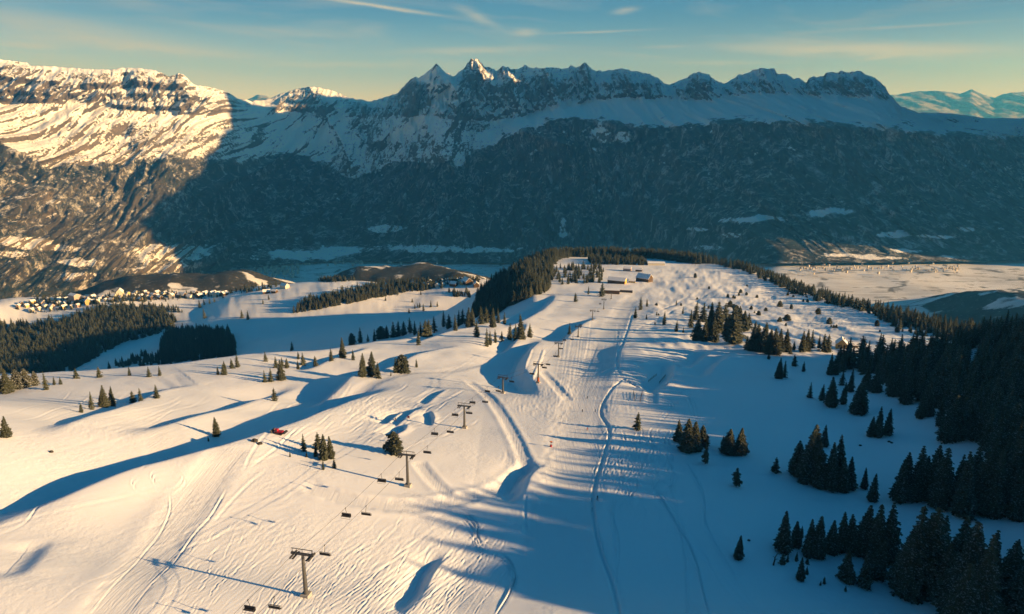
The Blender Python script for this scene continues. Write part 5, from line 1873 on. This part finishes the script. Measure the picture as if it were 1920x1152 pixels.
def snow_gun():
    p = hit(1033, 838)
    t = thing('snow_cannon', 'snow cannon with red padded base on a snow heap in the sunlit piste', 'snow cannon', p, R(200))
    t.scale = (0.62, 0.62, 0.62)
    MB().tube([(0, 0, -0.3), (0, 0, 1.5)], 0.85, 12).build('padding', RED, t)
    MB().tube([(0, 0, 1.5), (0, 0, 3.4)], 0.14, 8).box((0, 0, 3.3), (0.5, 1.2, 0.2)).build('stand', STEEL, t)
    b = MB().tube([(-0.9, 0, 3.7), (-0.5, 0, 3.85), (0.6, 0, 4.1), (0.9, 0, 4.17)], [0.42, 0.55, 0.5, 0.42], 14).build('barrel', ORANGE, t)
    MB().tube([(0.9, 0, 4.17), (0.98, 0, 4.19)], 0.46, 14).build('nozzle_ring', STEEL, b)
    MB().box((-0.3, 0.75, 3.75), (0.6, 0.3, 0.5)).build('control_box', DARK, t)


snow_gun()


def boulder(px, py, s, label, seed):
    p = hit(px, py)
    bm = bmesh.new()
    bmesh.ops.create_icosphere(bm, subdivisions=2, radius=1.0)
    r = random.Random(seed)
    off = r.uniform(0, 50)
    for v in bm.verts:
        k = 1 + 0.5 * float(vnoise(v.co.x * 1.3 + off, v.co.y * 1.3 + v.co.z * 2.1, seed))
        v.co = Vector((v.co.x * k * s, v.co.y * k * s * 0.8, v.co.z * k * s * 0.6))
    me = bpy.data.meshes.new('boulder')
    bm.to_mesh(me)
    bm.free()
    me.materials.append(ROCK)
    o = link('boulder', me)
    o.location = (p[0], p[1], p[2] + s * 0.15)
    tag(o, label, 'rock')


boulder(477, 828, 1.5, 'larger dark boulder at the edge of the snow hollow below the groomer', 1)
boulder(487, 833, 1.2, 'smaller dark boulder right of the larger one below the groomer', 2)
boulder(96, 848, 0.9, 'brown rock poking through the bright snow of the far left slope', 3)
boulder(1667, 829, 0.8, 'left stone of a small pair on the shaded snow below the three tree clump', 4)
boulder(1672, 831, 0.7, 'right stone of a small pair on the shaded snow below the three tree clump', 5)
boulder(1613, 836, 0.8, 'single dark stone on the shaded snow left of the pair of stones', 6)
boulder(1404, 1014, 0.6, 'small dark stone right of the compact spruce on the lower shaded slope', 7)


def snow_fence(a, b, n, label):
    pa, pb = hit(*a), hit(*b)
    d = pb - pa
    t = thing('snow_fence', label, 'fence', pa, 0, 'snow fences of the terrace right of the piste')
    for k in range(n + 1):
        q = d * k / n
        z = float(ground_z(np.array([pa[0] + q[0]]), np.array([pa[1] + q[1]]))[0]) - pa[2]
        MB().tube([(q[0], q[1], z - 0.4), (q[0], q[1], z + 1.9)], 0.09, 6).build('post', WOOD, t)
    z1 = float(ground_z(np.array([pb[0]]), np.array([pb[1]]))[0]) - pa[2]
    for h in (0.6, 1.05, 1.5):
        MB().tube([(0, -0.12, h), (d[0], d[1] - 0.12, z1 + h)], 0.07, 4).build('rail', WOOD, t)


snow_fence((1216, 717), (1231, 705), 5, 'left upper rail fence on the snowy terrace right of the piste')
snow_fence((1236, 720), (1248, 706), 5, 'right upper rail fence on the snowy terrace right of the piste')
snow_fence((1188, 737), (1190, 752), 4, 'left lower rail fence at the end of the piste rope line')
snow_fence((1204, 738), (1200, 754), 4, 'right lower rail fence at the end of the piste rope line')


def banner(px, py, label, rz):
    p = hit(px, py)
    t = thing('park_banner', label, 'banner', p, rz)
    MB().box((0, 0, 0.8), (0.1, 1.3, 1.2)).build('sheet', RED, t)
    for y in (-0.65, 0.65):
        MB().tube([(0, y, -0.3), (0, y, 1.5)], 0.06, 6).build('pole', DARK, t)


banner(742, 789, 'red banner on the left jump of the snow park', R(30))
banner(746, 814, 'red banner behind the olive conifer at the lower jump', R(10))
banner(766, 785, 'small red banner right of the left park jump', R(60))


def bent_trunk():
    p = hit(1450, 1060)
    t = thing('dead_tree', 'bent bare dead trunk left of the lower right trees', 'dead tree', p)
    MB().tube([(0, 0, -0.4), (0.1, 0, 0.9), (0.35, 0.1, 1.9), (0.3, 0.1, 2.8), (0.7, 0, 3.8), (0.8, 0, 4.6)], [0.3, 0.26, 0.22, 0.18, 0.12, 0.05], 8).build('trunk', bark, t)
    for q in ([(0.35, 0.1, 1.9), (1.2, 0.3, 2.2), (1.5, 0.3, 1.9)], [(0.3, 0.1, 2.8), (-0.5, 0, 3.4)], [(0.7, 0, 3.8), (1.3, 0.2, 4.3)]):
        MB().tube(q, [0.09, 0.06, 0.03][:len(q)], 6).build('branch', bark, t)


bent_trunk()


def piste_pole(px, py, n_):
    p = hit(px, py)
    t = thing('piste_pole', 'slim orange marker pole of the row along the piste rope line', 'marker pole', p, 0, 'marker poles beside the main piste')
    MB().tube([(0, 0, -0.3), (0, 0, 1.7)], 0.06, 6).build('shaft', DARK, t)
    MB().tube([(0, 0, 1.35), (0, 0, 1.75)], 0.09, 8).build('sleeve', ORANGE, t)


for n_, q in enumerate(spline([(1112, 960), (1113, 920), (1130, 860), (1143, 810), (1128, 778), (1130, 758), (1150, 728), (1168, 710)], 2)):
    piste_pole(q[0] - 2, q[1], n_)


# ------------------------------------------------------------------ skiers
def skier_mesh():
    J = {'pelvis': (0, 0, 0.88), 'chest': (0.10, 0, 1.25), 'neck': (0.16, 0, 1.45), 'head': (0.20, 0, 1.60), 'crown': (0.21, 0, 1.74)}
    vs = [J['pelvis'], J['chest'], J['neck'], J['head'], J['crown']]
    rad = [0.15, 0.17, 0.07, 0.115, 0.08]
    es = [(0, 1), (1, 2), (2, 3), (3, 4)]
    for s in (-1, 1):
        k = len(vs)
        vs += [(0.02, s * 0.10, 0.80), (0.20, s * 0.14, 0.46), (0.02, s * 0.14, 0.10), (0.18, s * 0.14, 0.05)]
        rad += [0.11, 0.08, 0.06, 0.05]
        es += [(0, k), (k, k + 1), (k + 1, k + 2), (k + 2, k + 3)]
        k = len(vs)
        vs += [(0.10, s * 0.22, 1.36), (0.18, s * 0.33, 1.12), (0.42, s * 0.30, 1.05), (0.49, s * 0.29, 1.06)]
        rad += [0.075, 0.055, 0.042, 0.045]
        es += [(1, k), (k, k + 1), (k + 1, k + 2), (k + 2, k + 3)]
    me = bpy.data.meshes.new('body')
    me.from_pydata(vs, es, [])
    o = bpy.data.objects.new('tmp', me)
    COL.objects.link(o)
    md = o.modifiers.new('skin', 'SKIN')
    for i, r in enumerate(rad):
        me.skin_vertices[0].data[i].radius = (r, r)
    me.skin_vertices[0].data[0].use_root = True
    sb = o.modifiers.new('sub', 'SUBSURF')
    sb.levels = sb.render_levels = 1
    dg = bpy.context.evaluated_depsgraph_get()
    out = bpy.data.meshes.new_from_object(o.evaluated_get(dg))
    bpy.data.objects.remove(o)
    for q in out.polygons:
        q.use_smooth = True
    return out


BODY = skier_mesh()
cloth = {k: plain('ski_suit_' + k, c, 0.8, 0.1) for k, c in (('dark', (0.03, 0.03, 0.045)), ('red', (0.35, 0.03, 0.03)), ('blue', (0.03, 0.08, 0.2)))}


def skier(px, py, rz, suit, label):
    p = hit(px, py)
    t = thing('person', label, 'person', p + np.array([0, 0, 0.03]), rz)
    me = BODY.copy()
    me.materials.clear()
    me.materials.append(cloth[suit])
    link('body', me, t)
    MB().tube([(0.19, 0, 1.66), (0.19, 0, 1.76), (0.19, 0, 1.82)], [0.135, 0.12, 0.04], 10).build('helmet', DARK, t)
    for s in (-1, 1):
        MB().box((0.15, s * 0.14, 0.02), (1.65, 0.09, 0.03)).box((1.02, s * 0.14, 0.06), (0.22, 0.09, 0.03), 0, -0.4).build('ski', DARK, t)
        MB().tube([(0.47, s * 0.29, 1.1), (0.1, s * 0.36, 0.05)], 0.02, 4).build('pole', STEEL, t)


skier(1092, 773, R(-100), 'dark', 'tiny skier in dark clothes on the piste, left of the close pair')
skier(1116, 773, R(-80), 'blue', 'tiny skier near the rope line, right of the one at the same height')
skier(1101, 807, R(-95), 'red', 'lowest tiny skier on the sunlit piste')
skier(1101, 748, R(-90), 'dark', 'uppermost tiny skier on the middle piste')
skier(1120, 937, R(-85), 'dark', 'tiny skier beside the rope line at the shadow edge')
